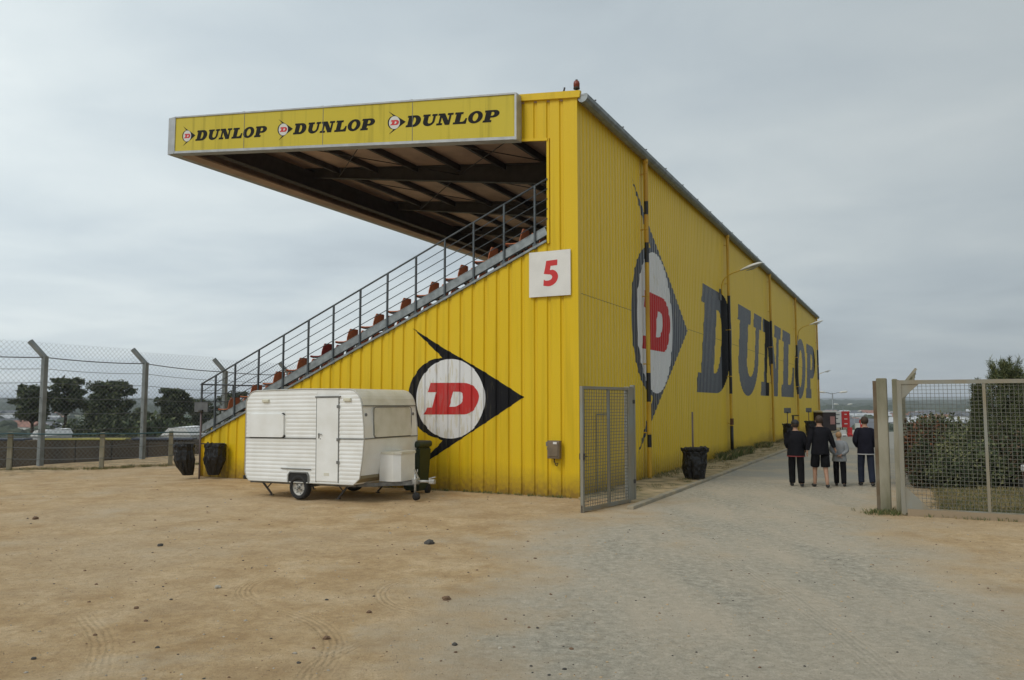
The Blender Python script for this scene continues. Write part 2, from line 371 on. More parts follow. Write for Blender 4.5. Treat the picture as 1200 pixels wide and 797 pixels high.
    def arc(cx, cy, R, wd, mx_, my_, mr, amp=0.20, k=110):
        dx = M2(nt, 'SUBTRACT', sp.outputs[0], cx); dy = M2(nt, 'SUBTRACT', sp.outputs[1], cy)
        d = M2(nt, 'SQRT', M2(nt, 'ADD', M2(nt, 'MULTIPLY', dx, dx), M2(nt, 'MULTIPLY', dy, dy)))
        e = M2(nt, 'ADD', M2(nt, 'SUBTRACT', d, R), wob); ab = M2(nt, 'ABSOLUTE', e)
        inside = M2(nt, 'MAXIMUM', M2(nt, 'SUBTRACT', 1.0, M2(nt, 'DIVIDE', ab, wd)), 0.0); inside = M2(nt, 'MINIMUM', M2(nt, 'MULTIPLY', inside, 3), 1.0)
        tx = M2(nt, 'SUBTRACT', sp.outputs[0], mx_); ty = M2(nt, 'SUBTRACT', sp.outputs[1], my_)
        q = M2(nt, 'SQRT', M2(nt, 'ADD', M2(nt, 'MULTIPLY', tx, tx), M2(nt, 'MULTIPLY', ty, ty)))
        lim = M2(nt, 'MINIMUM', M2(nt, 'MAXIMUM', M2(nt, 'MULTIPLY', M2(nt, 'SUBTRACT', mr, q), 1.5), 0.0), 1.0)
        tr = M2(nt, 'ADD', -1.0, M2(nt, 'MULTIPLY', M2(nt, 'SINE', M2(nt, 'MULTIPLY', e, k)), .5))
        return M2(nt, 'MULTIPLY', M2(nt, 'MULTIPLY', inside, lim), M2(nt, 'MULTIPLY', tr, amp))
    for a_ in [(-0.35, 9.0, 1.12, .10, -1.3, 9.0, 1.2), (-2.0, 9.3, 1.05, .12, -3.0, 9.2, .9), (-3.6, 6.5, 2.1, .12, -1.7, 7.1, 1.4),
               (-0.2, 6.3, 1.35, .12, -1.4, 6.6, 1.1), (-9, 4, 6.2, .13, -3.6, 7.2, 1.4, .14), (-30, 8, 33, .15, 2.9, 8.5, 5, .12), (-30, 8, 34.6, .15, 4.3, 8.5, 5, .12)]:
        hgt = M2(nt, 'ADD', hgt, arc(*a_))
    bn = N(nt, 'ShaderNodeBump'); bn.inputs['Strength'].default_value = 1.0; bn.inputs['Distance'].default_value = 0.045
    nt.links.new(hgt, bn.inputs['Height']); nt.links.new(bn.outputs[0], b.inputs['Normal'])
    return m
GM = ground_mat()
g = build('ground', bm, GM, smooth=True); tag(g, kind='structure')
# road beside the long wall : asphalt strip with sand blown over it
def road_mat():
    m = bpy.data.materials.new('asphalt_dusty'); m.use_nodes = True; nt = m.node_tree; b = nt.nodes['Principled BSDF']
    b.inputs['Roughness'].default_value = 0.9
    tc = N(nt, 'ShaderNodeTexCoord')
    def nz(s, det=6, rough=.6, st=(1, 1, 1)):
        mp = N(nt, 'ShaderNodeMapping'); mp.inputs['Scale'].default_value = st; nt.links.new(tc.outputs['Object'], mp.inputs[0])
        n = N(nt, 'ShaderNodeTexNoise'); n.inputs['Scale'].default_value = s; n.inputs['Detail'].default_value = det; n.inputs['Roughness'].default_value = rough
        nt.links.new(mp.outputs[0], n.inputs['Vector']); return n.outputs[0]
    c = ramp(nt, nz(20, 8, .75), [(0.3, (0.24, 0.235, 0.205)), (0.55, (0.33, 0.32, 0.28)), (0.75, (0.43, 0.41, 0.35))])
    sp = N(nt, 'ShaderNodeSeparateXYZ'); nt.links.new(tc.outputs['Object'], sp.inputs[0])
    near = M2(nt, 'MULTIPLY', M2(nt, 'SUBTRACT', 6.0, sp.outputs[0]), 0.03)         # more sand near the yard
    edge = M2(nt, 'MULTIPLY', M2(nt, 'SUBTRACT', M2(nt, 'ABSOLUTE', M2(nt, 'ADD', sp.outputs[1], 4.2)), 1.7), 0.35)
    f = M2(nt, 'ADD', M2(nt, 'ADD', M2(nt, 'MAXIMUM', near, -0.12), M2(nt, 'MAXIMUM', edge, -.1)), nz(0.5, 8, .65, (.5, 1, 1)))
    fr = ramp(nt, f, [(0.50, (0, 0, 0)), (0.80, (1, 1, 1))])
    mx = N(nt, 'ShaderNodeMix', data_type='RGBA'); nt.links.new(fr, mx.inputs[0]); nt.links.new(c, mx.inputs[6])
    nt.links.new(ramp(nt, nz(5, 8, .7), [(0.3, (0.46, 0.36, 0.235)), (0.7, (0.52, 0.42, 0.29))]), mx.inputs[7])
    nt.links.new(mx.outputs[2], b.inputs['Base Color'])
    bn = N(nt, 'ShaderNodeBump'); bn.inputs['Strength'].default_value = 0.4; bn.inputs['Distance'].default_value = 0.015
    nt.links.new(nz(45, 6, .8), bn.inputs['Height']); nt.links.new(bn.outputs[0], b.inputs['Normal'])
    return m
ROADM = road_mat()
def strip(name, t0, t1, s0, s1, dz, m, nt_=80, ns=6, ragged=0):
    bm = NB(); rows = []
    for i in range(nt_ + 1):
        row = []
        for j in range(ns + 1):
            t = t0 + (t1 - t0) * i / nt_; s = s0 + (s1 - s0) * j / ns
            if ragged and i == 0: t += ragged * noise.noise(Vector((s * .9, 3, 1))) + noise.noise(Vector((s * 4, 3, 1)))
            p = loc(t, s); z = ground_z(p.x, p.y)
            row.append(bm.verts.new((t, s, z + dz)))
        rows.append(row)
    for A, B in zip(rows, rows[1:]):
        for k in range(ns): bm.faces.new((A[k], A[k + 1], B[k + 1], B[k]))
    o = build(name, bm, m, smooth=True, location=CO, rz=RZ); return tag(o, kind='structure')
strip('road', 24, 130, -6.55, -1.66, 0.012, ROADM, 180, 16, 0)
VERGE = mat('verge_soil', (0.46, 0.35, 0.21), 0.95, 0, 0, 2.2, 0.6, 25, col2=(0.20, 0.17, 0.09), detail=8)
# verge + kerb
bm = NB()
b2(bm, (-.2, -1.5, -.1), (60, -0.06, 0.055)); v = build('verge', bm, VERGE, location=CO, rz=RZ); tag(v, kind='structure')
bm = NB(); t = -1.2
while t < 60:
    b2(bm, (t, -1.64, -.1), (t + .997, -1.50, .075 + rnd.uniform(-.006, .004)), 0, .018); t += 1.0
k = build('kerb', bm, mat('dusty_kerb', (0.40, 0.33, 0.22), 0.9, 0, 0, 2.5, 0.4, 50, col2=(0.27, 0.25, 0.20)), location=CO, rz=RZ); tag(k, kind='structure')

# ================================================================== GRANDSTAND
GS = empty('grandstand', CO, RZ, 'yellow corrugated steel grandstand with cantilevered roof, sloping stair side and painted tyre maker emblems', 'grandstand')
LEN = 51.6
def zroof(s): return 9.19 + 0.118 * s
wall_top = lambda s: 1.10 + 0.4295 * (11.8 - s)
# gable wall (near end)
gp = [(0, 0), (-11.8, 0), (-11.8, wall_top(11.8)), (-.74, wall_top(.74)), (-.74, 8.27), (-12.95, 9.72), (-12.95, 10.70), (0, 9.17)]
bm = fill([gp]); cut(bm, GP, GPR)
bmesh.ops.bisect_plane(bm, geom=bm.verts[:] + bm.edges[:] + bm.faces[:], dist=1e-5, plane_co=(0, 0, 5.95), plane_no=(0, 0, 1))
gable_map(bm, 0); build('gable_wall', bm, YEL, GS)
# rear wall
bm = NB(); xs = []
k = 0
while k * RP < LEN:
    for f, d in RPR[:-1]:
        x = (k + f) * RP
        if x < LEN: xs.append((x, d))
    k += 1
cols = [(bm.verts.new((x, -d, 0.0)), bm.verts.new((x, -d, 4.62)), bm.verts.new((x, -d, 9.17))) for x, d in xs]
for A, B in zip(cols, cols[1:]):
    bm.faces.new((A[0], B[0], B[1], A[1])); bm.faces.new((A[1], B[1], B[2], A[2]))
build('rear_wall', bm, YELR, GS)
# far gable
bm = NB(); prism(bm, [(s, z) for s, z in [(0.2, 0), (11.8, 0), (11.8, wall_top(11.8)), (.74, wall_top(.74)), (.74, 9.1), (0.2, 9.1)]], lambda a, b, c: Vector((c, a, b)), LEN - .06, LEN + .02)
build('far_gable_wall', bm, YELR, GS)
# inner liner of rear wall and gable, corner trims, parapet flashings
bm = NB(); b2(bm, (0.12, 0.06, 0), (LEN - .07, 0.16, 8.9)); build('inner_liner', bm, STEEL, GS)
bm = NB(); prism(bm, [(-a, z) for a, z in [(-.18, 0), (-11.7, 0), (-11.7, wall_top(11.7) - .06), (-.78, wall_top(.78) - .06), (-.78, 8.35), (-.18, 8.9)]], lambda a, b, c: Vector((c, a, b)), .05, .11)
build('gable_liner', bm, STEEL, GS)
bm = NB()
b2(bm, (-.012, -.012, 0), (.16, .05, 9.16)); b2(bm, (-.014, .05, 0), (.03, .17, 9.14))
build('corner_flashing', bm, YEL, GS)
bm = NB(); bar(bm, (-.02, -.10, 9.20), (-.02, 1.6, 9.20 + .118 * 1.7), .09, .16); build('parapet_flashing', bm, YEL, GS)
bm = NB()
b2(bm, (-.02, .70, wall_top(.74) - .05), (.04, .76, 8.30)); bar(bm, (-.018, .73, 8.26), (-.018, 1.9, 8.41), .05, .06)
build('opening_trim', bm, YEL, GS)
bm = NB(); bar(bm, (0.03, 11.82, wall_top(11.82) + .02), (0.03, .76, wall_top(.76) + .02), .17, .05); build('slope_capping', bm, GALV, GS)
bm = NB(); b2(bm, (-.03, 11.78, 0), (.12, 11.84, wall_top(11.8) - .01)); build('front_corner_flashing', bm, YEL, GS)
# bottom sill line
bm = NB(); b2(bm, (.046, .05, -.15), (.10, 11.78, .06)); b2(bm, (.10, .036, -.15), (LEN, .055, .06)); build('base_plinth', bm, CONC, GS)
# painted emblem
EB = [(-1.11, 1.77), (-.18, 1.23), (.35, .955), (.91, .66), (1.45, .35), (2.0, .03), (1.45, -.30), (.91, -.62), (.5, -.86), (.13, -1.08), (-.99, -1.74), (-.2, -1.02)]
arcp = [(-.24 + .98 * cos(a), .02 + .985 * sin(a)) for a in [radians(x) for x in range(262, 95, -8)]]
EMB = EB + arcp + [(-.22, 1.0)]
CIR = [(.97 * cos(2 * pi * k / 72), .965 * sin(2 * pi * k / 72)) for k in range(72)]
def curve(p0, c1, p1, n=8): return [((1 - q) ** 2 * p0[0] + 2 * q * (1 - q) * c1[0] + q * q * p1[0], (1 - q) ** 2 * p0[1] + 2 * q * (1 - q) * c1[1] + q * q * p1[1]) for q in [i / n for i in range(1, n)]]
def ell(p0, c1, p1, n=10):
    # quarter-ellipse-like cubic
    k = 0.5523; a = (p0[0] + (c1[0] - p0[0]) * k, p0[1] + (c1[1] - p0[1]) * k); b = (p1[0] + (c1[0] - p1[0]) * k, p1[1] + (c1[1] - p1[1]) * k)
    return [tuple((1 - q) ** 3 * p0[i] + 3 * q * (1 - q) ** 2 * a[i] + 3 * q * q * (1 - q) * b[i] + q ** 3 * p1[i] for i in (0, 1)) for q in [j / n for j in range(1, n)]]
DO = [(-.55, .39), (.40, .38)] + ell((.40, .38), (.80, .36), (.82, .05), 8) + [(.82, .05)] + ell((.82, .05), (.78, -.36), (.42, -.38), 8) + [(.42, -.38), (-.75, -.39), (-.67, -.22), (-.50, -.215), (-.39, .16), (-.63, .16)]
DI = [(.10, .17), (.27, .165)] + ell((.27, .165), (.40, .15), (.37, -.0), 5) + [(.37, -.0)] + ell((.37, 0), (.32, -.18), (.15, -.195), 5) + [(.15, -.195), (-.03, -.2)]
def T(lp, f): return [f(a, b) for a, b in lp]
def emblem(mapfn, cutfn, sets):
    for nm, loops, off, m, parent in sets:
        pass
def paint(name, loops, mp, m, parent, mapper, off, P_, PR, extra=(), split=None):
    bm = fill([T(l, mp) for l in loops]); cut(bm, P_, PR, extra)
    if split:
        for f in bm.faces:
            c = f.calc_center_median().x
            if any(a < c < b for a, b in split): f.material_index = 1
    mapper(bm, off); return build(name, bm, m, parent)
gmap = lambda a, z: (a - 3.37, z + 2.22)
paint('painted_arrow_emblem', [EMB], gmap, BLK, GS, gable_map, .004, GP, GPR)
paint('painted_white_disc', [CIR], gmap, WHT, GS, gable_map, .008, GP, GPR)
paint('painted_red_letter', [DO, DI], gmap, REDP, GS, gable_map, .012, GP, GPR)
rmap = lambda a, z: (6.08 + a * 1.86, 4.48 + z * 2.16)
paint('painted_arrow_emblem', [EMB], rmap, BLKR, GS, rear_map, .004, RP, RPR)
paint('painted_white_disc', [CIR], rmap, WHT, GS, rear_map, .009, RP, RPR)
paint('painted_red_letter', [DO, DI], rmap, REDP, GS, rear_map, .014, RP, RPR)
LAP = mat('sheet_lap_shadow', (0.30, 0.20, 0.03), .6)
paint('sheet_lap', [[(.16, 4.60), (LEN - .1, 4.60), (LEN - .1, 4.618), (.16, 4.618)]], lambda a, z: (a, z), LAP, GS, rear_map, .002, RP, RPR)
# lettering
LET = {
 'D': [[(0, 0), (3.2, 0)] + ell((3.2, 0), (5.6, 0), (5.6, 2)) + [(5.6, 2)] + ell((5.6, 2), (5.6, 4), (3.2, 4)) + [(3.2, 4), (0, 4), (0, 3.3), (.5, 3.3), (.5, .7), (0, .7)],
       [(2.5, .75), (2.75, .75)] + ell((2.75, .75), (3.6, .75), (3.6, 2)) + [(3.6, 2)] + ell((3.6, 2), (3.6, 3.25), (2.75, 3.25)) + [(2.75, 3.25), (2.5, 3.25)]],
 'U': [[(6.7, 4), (9.8, 4), (9.8, 3.3), (9.2, 3.3), (9.2, 1.7)] + ell((9.2, 1.7), (9.2, .85), (10.15, .85)) + [(10.15, .85)] + ell((10.15, .85), (11.2, .85), (11.2, 1.7)) +
       [(11.2, 1.7), (11.2, 3.3), (10.6, 3.3), (10.6, 4), (12.8, 4), (12.8, 3.3), (12.2, 3.3), (12.2, 1.6)] + ell((12.2, 1.6), (12.1, -.05), (9.7, -.05)) + [(9.7, -.05)] + ell((9.7, -.05), (7.2, -.05), (7.2, 1.6)) + [(7.2, 1.6), (7.2, 3.3), (6.7, 3.3)]],
 'N': [[(13.2, 4), (15.9, 4), (17.9, 1.5), (17.9, 3.3), (17.1, 3.3), (17.1, 4), (19.5, 4), (19.5, 3.3), (18.8, 3.3), (18.8, 0), (16.9, 0), (14.9, 2.6), (14.9, .7), (15.7, .7), (15.7, 0), (13.2, 0), (13.2, .7), (14.0, .7), (14.0, 3.3), (13.2, 3.3)]],
 'L': [[(20.2, 0), (25.6, 0), (25.6, 1.9), (24.9, 1.9)] + curve((24.9, 1.9), (24.7, .75), (23.7, .75), 6) + [(23.7, .75), (22.9, .75), (22.9, 3.3), (23.6, 3.3), (23.6, 4), (20.2, 4), (20.2, 3.3), (20.8, 3.3), (20.8, .7), (20.2, .7)]],
 'O': [[(28.9 + 2.9 * cos(a), 2 + 2.08 * sin(a)) for a in [2 * pi * k / 40 for k in range(40)]], [(28.9 + 1.05 * cos(a), 2 + 1.3 * sin(a)) for a in [2 * pi * k / 28 for k in range(28)]]],
 'P': [[(32.3, 0), (35.7, 0), (35.7, .7), (35.0, .7), (35.0, 1.5), (36.0, 1.5)] + ell((36.0, 1.5), (38.2, 1.5), (38.2, 2.75)) + [(38.2, 2.75)] + ell((38.2, 2.75), (38.2, 4), (36.0, 4)) + [(36.0, 4), (32.3, 4), (32.3, 3.3), (32.8, 3.3), (32.8, .7), (32.3, .7)],
       [(35.0, 2.15), (35.5, 2.15)] + ell((35.5, 2.15), (36.2, 2.15), (36.2, 2.75), 6) + [(36.2, 2.75)] + ell((36.2, 2.75), (36.2, 3.35), (35.5, 3.35), 6) + [(35.5, 3.35), (35.0, 3.35)]]}
pipes_t = [4.78, 16.0, 26.9, 37.4, 50.6]
repaint = [(15.1, 16.9), (25.6, 27.5), (36.9, 38.5), (48.9, 50.9)]
ex = [x for ab in repaint for x in ab]
lmap = lambda x, y: (10.93 + x + .3 * y, 2.5 + y)
for ch in 'DUNLOP':
    paint('painted_letter', LET[ch], lmap, [BLKR, BLK], GS, rear_map, .004, RP, RPR, ex, repaint)
# fascia sign on the near roof edge
def quad_s(s): return (8.32 + (s - 1.45) * .1185, 9.38 + (s - 1.45) * .1195)
bm = NB(); prism(bm, [(1.45, 8.32), (13.0, 9.69), (13.0, 10.76), (1.45, 9.38)], lambda a, b, c: Vector((c, a, b)), -.29, -.05)
fs = build('fascia_sign', bm, SIGNY, GS)
bm = NB()
bar(bm, (-.175, 1.43, 8.32), (-.175, 13.02, 9.69), .28, .07); bar(bm, (-.175, 1.43, 9.40), (-.175, 13.02, 10.78), .28, .04)
b2(bm, (-.312, 1.40, 8.28), (-.04, 1.452, 9.41)); b2(bm, (-.315, 12.99, 9.68), (-.04, 13.03, 10.80))
for s in (4.4, 7.3, 10.2):
    b2(bm, (-.30, s - .05, quad_s(s)[1] + .012), (-.05, s + .05, quad_s(s)[1] + .055))
build('frame', bm, BRICKY, fs)
for s in (4.35, 7.25, 10.15):
    bm = NB(); z0, z1 = quad_s(s); b2(bm, (-.2945, s - .008, z0 + .03), (-.289, s + .008, z1 - .02)); build('panel_joint', bm, TRIM, fs)
LTR = mat('sign_lettering', (0.018, 0.018, 0.017), 0.6, spec=.1)
SWH = mat('sign_white', (0.62, 0.62, 0.58), 0.5)
def sign_paint(name, loops, mp, m, off):
    bm = fill([T(l, mp) for l in loops])
    for v in bm.verts: v.co = Vector((-off, -v.co.x, v.co.z))
    return build(name, bm, m, fs)
for (sL, sR, zb), (es, ez) in zip([(12.13, 9.23, 9.915), (8.31, 5.475, 9.50), (4.56, 1.82, 9.09)], [(12.48, 10.12), (8.66, 9.70), (4.90, 9.27)]):
    k = (sL - sR) / 39.6
    mp = lambda x, y: (-sL + (x + .3 * y) * k, zb + y * k * 1.04 - (x) * k * .112)
    for ch in 'DUNLOP': sign_paint('lettering', [[(x * 1.09, y) for x, y in l] for l in LET[ch]] if ch == 'D' else LET[ch], mp, LTR, .2935)
    me_ = lambda a, z: (-es + a * .175, ez + z * .175 - a * .020)
    sign_paint('emblem_arrow', [EMB], me_, LTR, .2935); sign_paint('emblem_disc', [CIR], me_, SWH, .296); sign_paint('emblem_letter', [DO, DI], me_, REDS, .2985)
# roof
bm = NB(); prism(bm, [(-.16, zroof(-.16) - .02), (13.0, zroof(13) - .02), (13.0, zroof(13) - .10), (-.16, zroof(-.16) - .10)], lambda a, b, c: Vector((c, a, b)), .02, LEN + .1)
build('roof_deck', bm, BROWN, GS)
bm = NB(); prism(bm, [(-.18, zroof(-.18)), (13.0, zroof(13)), (13.0, zroof(13) - .015), (-.18, zroof(-.18) - .015)], lambda a, b, c: Vector((c, a, b)), -.03, LEN + .1)
build('roof_covering', bm, BRICKY, GS)
bm = NB(); b2(bm, (-.30, 13.03, 9.66), (LEN + .1, 13.30, 10.80)); build('front_fascia', bm, BRICKY, GS)
bm = NB(); b2(bm, (.02, 12.60, 9.64), (LEN, 13.028, 9.70)); b2(bm, (.02, 12.96, 9.70), (LEN, 13.028, 10.5)); build('front_soffit', bm, BROWN, GS)
for i in range(11):
    t0 = 0.35 if i == 0 else 5.06 + (i - 1) * 5.16
    t0 = min(t0, LEN - .3); dd = 0.42 if i == 0 else .64
    bm = NB(); bt = lambda s: zroof(s) - .12; bb = lambda s: zroof(s) - .16 - (dd - .035 * s * (dd / .64)) - .05
    prism(bm, [(0.16, bt(0.16)), (12.6, bt(12.6)), (12.6, bb(12.6)), (0.16, bb(0.16))], lambda a, b, c: Vector((c, a, b)), t0 - .012, t0 + .012)
    for f_ in (bt, bb): bar(bm, (t0, .16, f_(.16)), (t0, 12.6, f_(12.6)), .2, .025)
    if i: b2(bm, (t0 - .1, .17, 0), (t0 + .1, .45, bb(.3)))
    build('rafter', bm, STEEL, GS)
for j, s in enumerate([1.2, 2.85, 4.5, 6.15, 7.8, 9.45, 11.1]):
    bm = NB(); b2(bm, (.12, s - .045, zroof(s) - .30), (LEN - .1, s + .045, zroof(s) - .103)); build('purlin', bm, STEEL, GS)
bm = NB()
b2(bm, (.12, 12.22, 9.80), (LEN - .1, 12.34, 10.40)); b2(bm, (.12, 12.15, 9.78), (LEN - .1, 12.41, 9.80)); build('edge_beam', bm, STEEL, GS)
for t0 in (0.35, 5.06, 20.54, 35.9):
    bm = NB(); t1 = t0 + (4.7 if t0 < 1 else 5.16); q = lambda s: zroof(s) - .42
    for sa, sb in ((1.2, 6.15), (6.15, 11.1)):
        tube(bm, [(t0, sa, q(sa)), (t1, sb, q(sb))], .016, 6); tube(bm, [(t1, sa, q(sa)), (t0, sb, q(sb))], .016, 6)
    build('wind_brace', bm, STEEL, GS)
# gutter & pipes
bm = NB(); gs = [(-.05, 9.06), (-.05, 9.20), (-.09, 9.20), (-.26, 9.20), (-.28, 9.17), (-.27, 9.09), (-.22, 9.025), (-.14, 9.00), (-.08, 9.02)]
prism(bm, gs, lambda a, b, c: Vector((c, a, b)), -.02, LEN + .15)
gt = build('gutter', bm, GALV, GS)
for i in range(26): bm = NB(); b2(bm, (i * 2 + .5, -.285, 9.203), (i * 2 + .53, -.05, 9.225)); build('gutter_bracket', bm, STEEL, gt)
bm = NB(); b2(bm, (-.03, -.06, 9.205), (LEN + .12, .06, 9.245)); build('eaves_flashing', bm, STEEL, GS)
BLKP = mat('pipe_black_paint', (0.014, 0.014, 0.016), 0.45); PIPEY = mat('pipe_yellow', (0.66, 0.42, 0.03), 0.5, 0, 0, 1.2, col2=(0.50, 0.28, 0.03), stretch=(1, 1, .6))
bands = {0: [(7.42, 7.80), (6.05, 6.62), (2.15, 2.95), (0.9, 1.25)], 1: [(2.5, 6.5)], 2: [(4.2, 6.5)], 3: [(2.7, 5.9)], 4: [(4.0, 6.4)]}
for i, t in enumerate(pipes_t):
    bm = NB(); y = -.155; r = .062
    zs = [0.06, 9.0]; cuts_ = sorted(set([.06, 8.9] + [z for ab in bands[i] for z in ab]))
    for z0, z1 in zip(cuts_, cuts_[1:]):
        zm = (z0 + z1) / 2; black = any(a < zm < b for a, b in bands[i])
        tube(bm, [(t, y, z0), (t, y, z1)], r, 12, False, 1 if black else 0)
    tube(bm, [(t, y, 8.9), (t, y, 9.02)], .075, 12)
    for z in (1.3, 3.2, 5.1, 7.0, 8.6):
        tube(bm, [(t, y, z - .02), (t, y, z + .02)], .063, 12, True, 0); b2(bm, (t - .02, y, z - .015), (t + .02, -.005, z + .015), 0)
    if i == 1: b2(bm, (t - .12, y - .07, 1.25), (t + .10, y + .04, 1.5), 2); tube(bm, [(t, y, .06), (t, y, 1.2)], .068, 12, True, 3)
    build('downpipe', bm, [PIPEY, BLKP, RUST, BLKP], GS)
# service door outline in the rear wall
bm = NB()
for lo, hi in (((1.05, -.03, .06), (1.075, -.012, 1.86)), ((1.93, -.03, .06), (1.955, -.012, 1.86)), ((1.05, -.03, 1.835), (1.955, -.012, 1.86))): b2(bm, lo, hi)
build('service_door_edge', bm, TRIM, GS)
# terraces
ROW = [(11.23 - .868 * k, 2.28 + .368 * k) for k in range(12)]
for k, (s, zt) in enumerate(ROW):
    tz = zt - .80; bm = NB()
    b2(bm, (.30, s - .40, tz - .09), (LEN - .2, s + .465, tz)); b2(bm, (.30, s - .40, tz), (LEN - .2, s - .33, tz + .28))
    build('terrace_step', bm, CONC, GS)
bm = NB(); b2(bm, (.3, .5, ROW[-1][1] - .52), (LEN - .2, 1.28, ROW[-1][1] - .43)); build('top_landing', bm, CONC, GS)
bm = NB(); b2(bm, (.3, 11.66, 0), (LEN - .1, 11.76, 1.45)); build('front_wall', bm, YEL, GS)
# side stringer
bm = NB(); q = lambda s: wall_top(s) + .27
bar(bm, (.0, 11.83, q(11.83)), (.0, .78, q(.78)), .20, .03, 0, Vector((1, 0, 0)))
bar(bm, (.03, 11.83, q(11.83) + .10), (.03, .78, q(.78) + .10), .10, .014); bar(bm, (.03, 11.83, q(11.83) - .10), (.03, .78, q(.78) - .10), .10, .014)
build('stair_stringer', bm, GALV, GS)
# side railing
rail = lambda s: 2.67 + (11.83 - s) * .4195
bm = NB()
for j in range(5):
    dz = -j * .235; tube(bm, [(-.03, 11.83, rail(11.83) + dz), (-.03, .74, rail(.74) + dz)], .024 if j == 0 else .011, 8)
rl = build('side_railing', bm, RAILM, GS)
for s in (11.81, 11.26, 10.5, 9.61, 8.71, 7.83, 6.98, 6.1, 5.24, 4.37, 3.52, 2.7, 1.87, 1.06):
    bm = NB(); b2(bm, (-.052, s - .022, wall_top(s) + .02), (-.012, s + .022, rail(s))); b2(bm, (-.053, s - .05, wall_top(s) - .02), (-.012, s + .05, wall_top(s) + .1))
    build('railing_post', bm, RAILM, rl)
bm = NB()
for dz in (0, -.25, -.5, -.75, -1.0): tube(bm, [(-.03, 11.86, 2.66 + dz), (LEN - .2, 11.86, 2.66 + dz)], .022 if dz == 0 else .011, 8)
t = 1.2
while t < LEN: b2(bm, (t - .02, 11.84, 1.2), (t + .02, 11.88, 2.66)); t += 1.55
build('front_railing', bm, RAILM, GS)
for t in (18, 34):     # corner kit far away is left plain
    pass
# seats (each one a thing)
def seat_proto(m, k, nth, lab):
    s, zt = ROW[k]; e = empty('stadium_seat', loc(.62 + nth * .52, s, zt - .80), RZ, lab, 'seat', 'plastic seats on the stand')
    z = .46
    bm = NB()
    vs = []
    for i, (y, zz_, wd) in enumerate([(-.02, z + .0, .20), (-.035, z + .10, .205), (-.075, z + .24, .20), (-.10, z + .335, .165)]):
        for x in (-1, -.5, 0, .5, 1): vs.append((x * wd, y + .03 * x * x, zz_))
    V = [bm.verts.new(p) for p in vs]; V2 = [bm.verts.new((p[0], p[1] - .022, p[2])) for p in vs]
    def shell(V, V2, nr, nc):
        for i in range(nr - 1):
            for j in range(nc - 1):
                a, b_, c, d = i * nc + j, i * nc + j + 1, (i + 1) * nc + j + 1, (i + 1) * nc + j
                bm.faces.new((V[a], V[b_], V[c], V[d])); bm.faces.new((V2[d], V2[c], V2[b_], V2[a]))
        bd = [j for j in range(nc)] + [i * nc + nc - 1 for i in range(1, nr)] + [(nr - 1) * nc + j for j in range(nc - 2, -1, -1)] + [i * nc for i in range(nr - 2, 0, -1)]
        for a, b_ in zip(bd, bd[1:] + bd[:1]): bm.faces.new((V[b_], V[a], V2[a], V2[b_]))
    shell(V, V2, 4, 5); build('backrest', bm, m, e, smooth=False)
    bm = NB(); vs = []
    for (y, dz) in [(-.0, .0), (.10, -.02), (.28, -.015), (.38, -.0), (.40, -.03)]:
        for x in (-1, -.5, 0, .5, 1): vs.append((x * .20, y, z + dz + .02 * x * x))
    V = [bm.verts.new(p) for p in vs]; V2 = [bm.verts.new((p[0], p[1], p[2] - .02)) for p in vs]
    shell(V, V2, 5, 5); build('seat_pan', bm, m, e, smooth=False)
    bm = NB(); b2(bm, (-.19, .05, z - .06), (-.16, .30, z - .025)); b2(bm, (.16, .05, z - .06), (.19, .30, z - .025)); b2(bm, (-.02, .13, 0), (.02, .17, z - .03)); b2(bm, (-.2, .13, z - .075), (.2, .17, z - .04))
    build('bracket', bm, STEEL, e)
    return e
ordn = ['lowest', 'second', 'third', 'fourth', 'fifth', 'sixth', 'seventh', 'eighth', 'ninth', 'tenth', 'eleventh', 'topmost']
proto = {}
for k in range(12):
    for nth in range(3):
        red = (k == 4)
        place = ['end seat beside the side railing', 'second seat from the side railing', 'third seat from the side railing'][nth]
        lab = ('dark red' if red else 'faded orange') + ' plastic seat in the %s row, %s' % (ordn[k], place)
        if red not in proto:
            proto[red] = seat_proto(SEATR if red else SEATO, k, nth, lab)
        else:
            c = copy_tree(proto[red]); c['label'] = lab; s, zt = ROW[k]; c.location = loc(.62 + nth * .52, s, zt - .80)
# number board
def onwall(bm):  # helper : building frame vertices kept
    return bm
e = empty('number_board', loc(-.02, .675, 5.08), RZ, 'white square board with red number five on the yellow gable', 'sign')
bm = NB(); box(bm, (-.03, 0, 0), (.03, 1.04, 1.05)); build('board', bm, WSIGN, e)
bm = NB(); 
for lo, hi in (((-.01, -.5, .35), (.02, .5, .39)), ((-.01, -.5, -.39), (.02, .5, -.35))): b2(bm, lo, hi)
build('bracket', bm, GALV, e)
five = [(-.11, .30), (.17, .31), (.165, .18), (.0, .175), (-.02, .075)] + [(.03, .085)] + ell((.03, .085), (.195, .07), (.185, -.09), 7) + [(.185, -.09)] + ell((.185, -.09), (.165, -.30), (-.06, -.295), 7) + [(-.06, -.295), (-.185, -.275), (-.175, -.13), (-.13, -.16)] + ell((-.13, -.16), (.035, -.185), (.04, -.085), 6) + [(.04, -.085)] + ell((.04, -.085), (.03, -.01), (-.05, -.02), 5) + [(-.05, -.02), (-.175, -.0), (-.14, .14)]
bm = fill([five])
for v in bm.verts: v.co = Vector((-.0475, -v.co.x - .03, v.co.z))
build('numeral', bm, REDS, e)
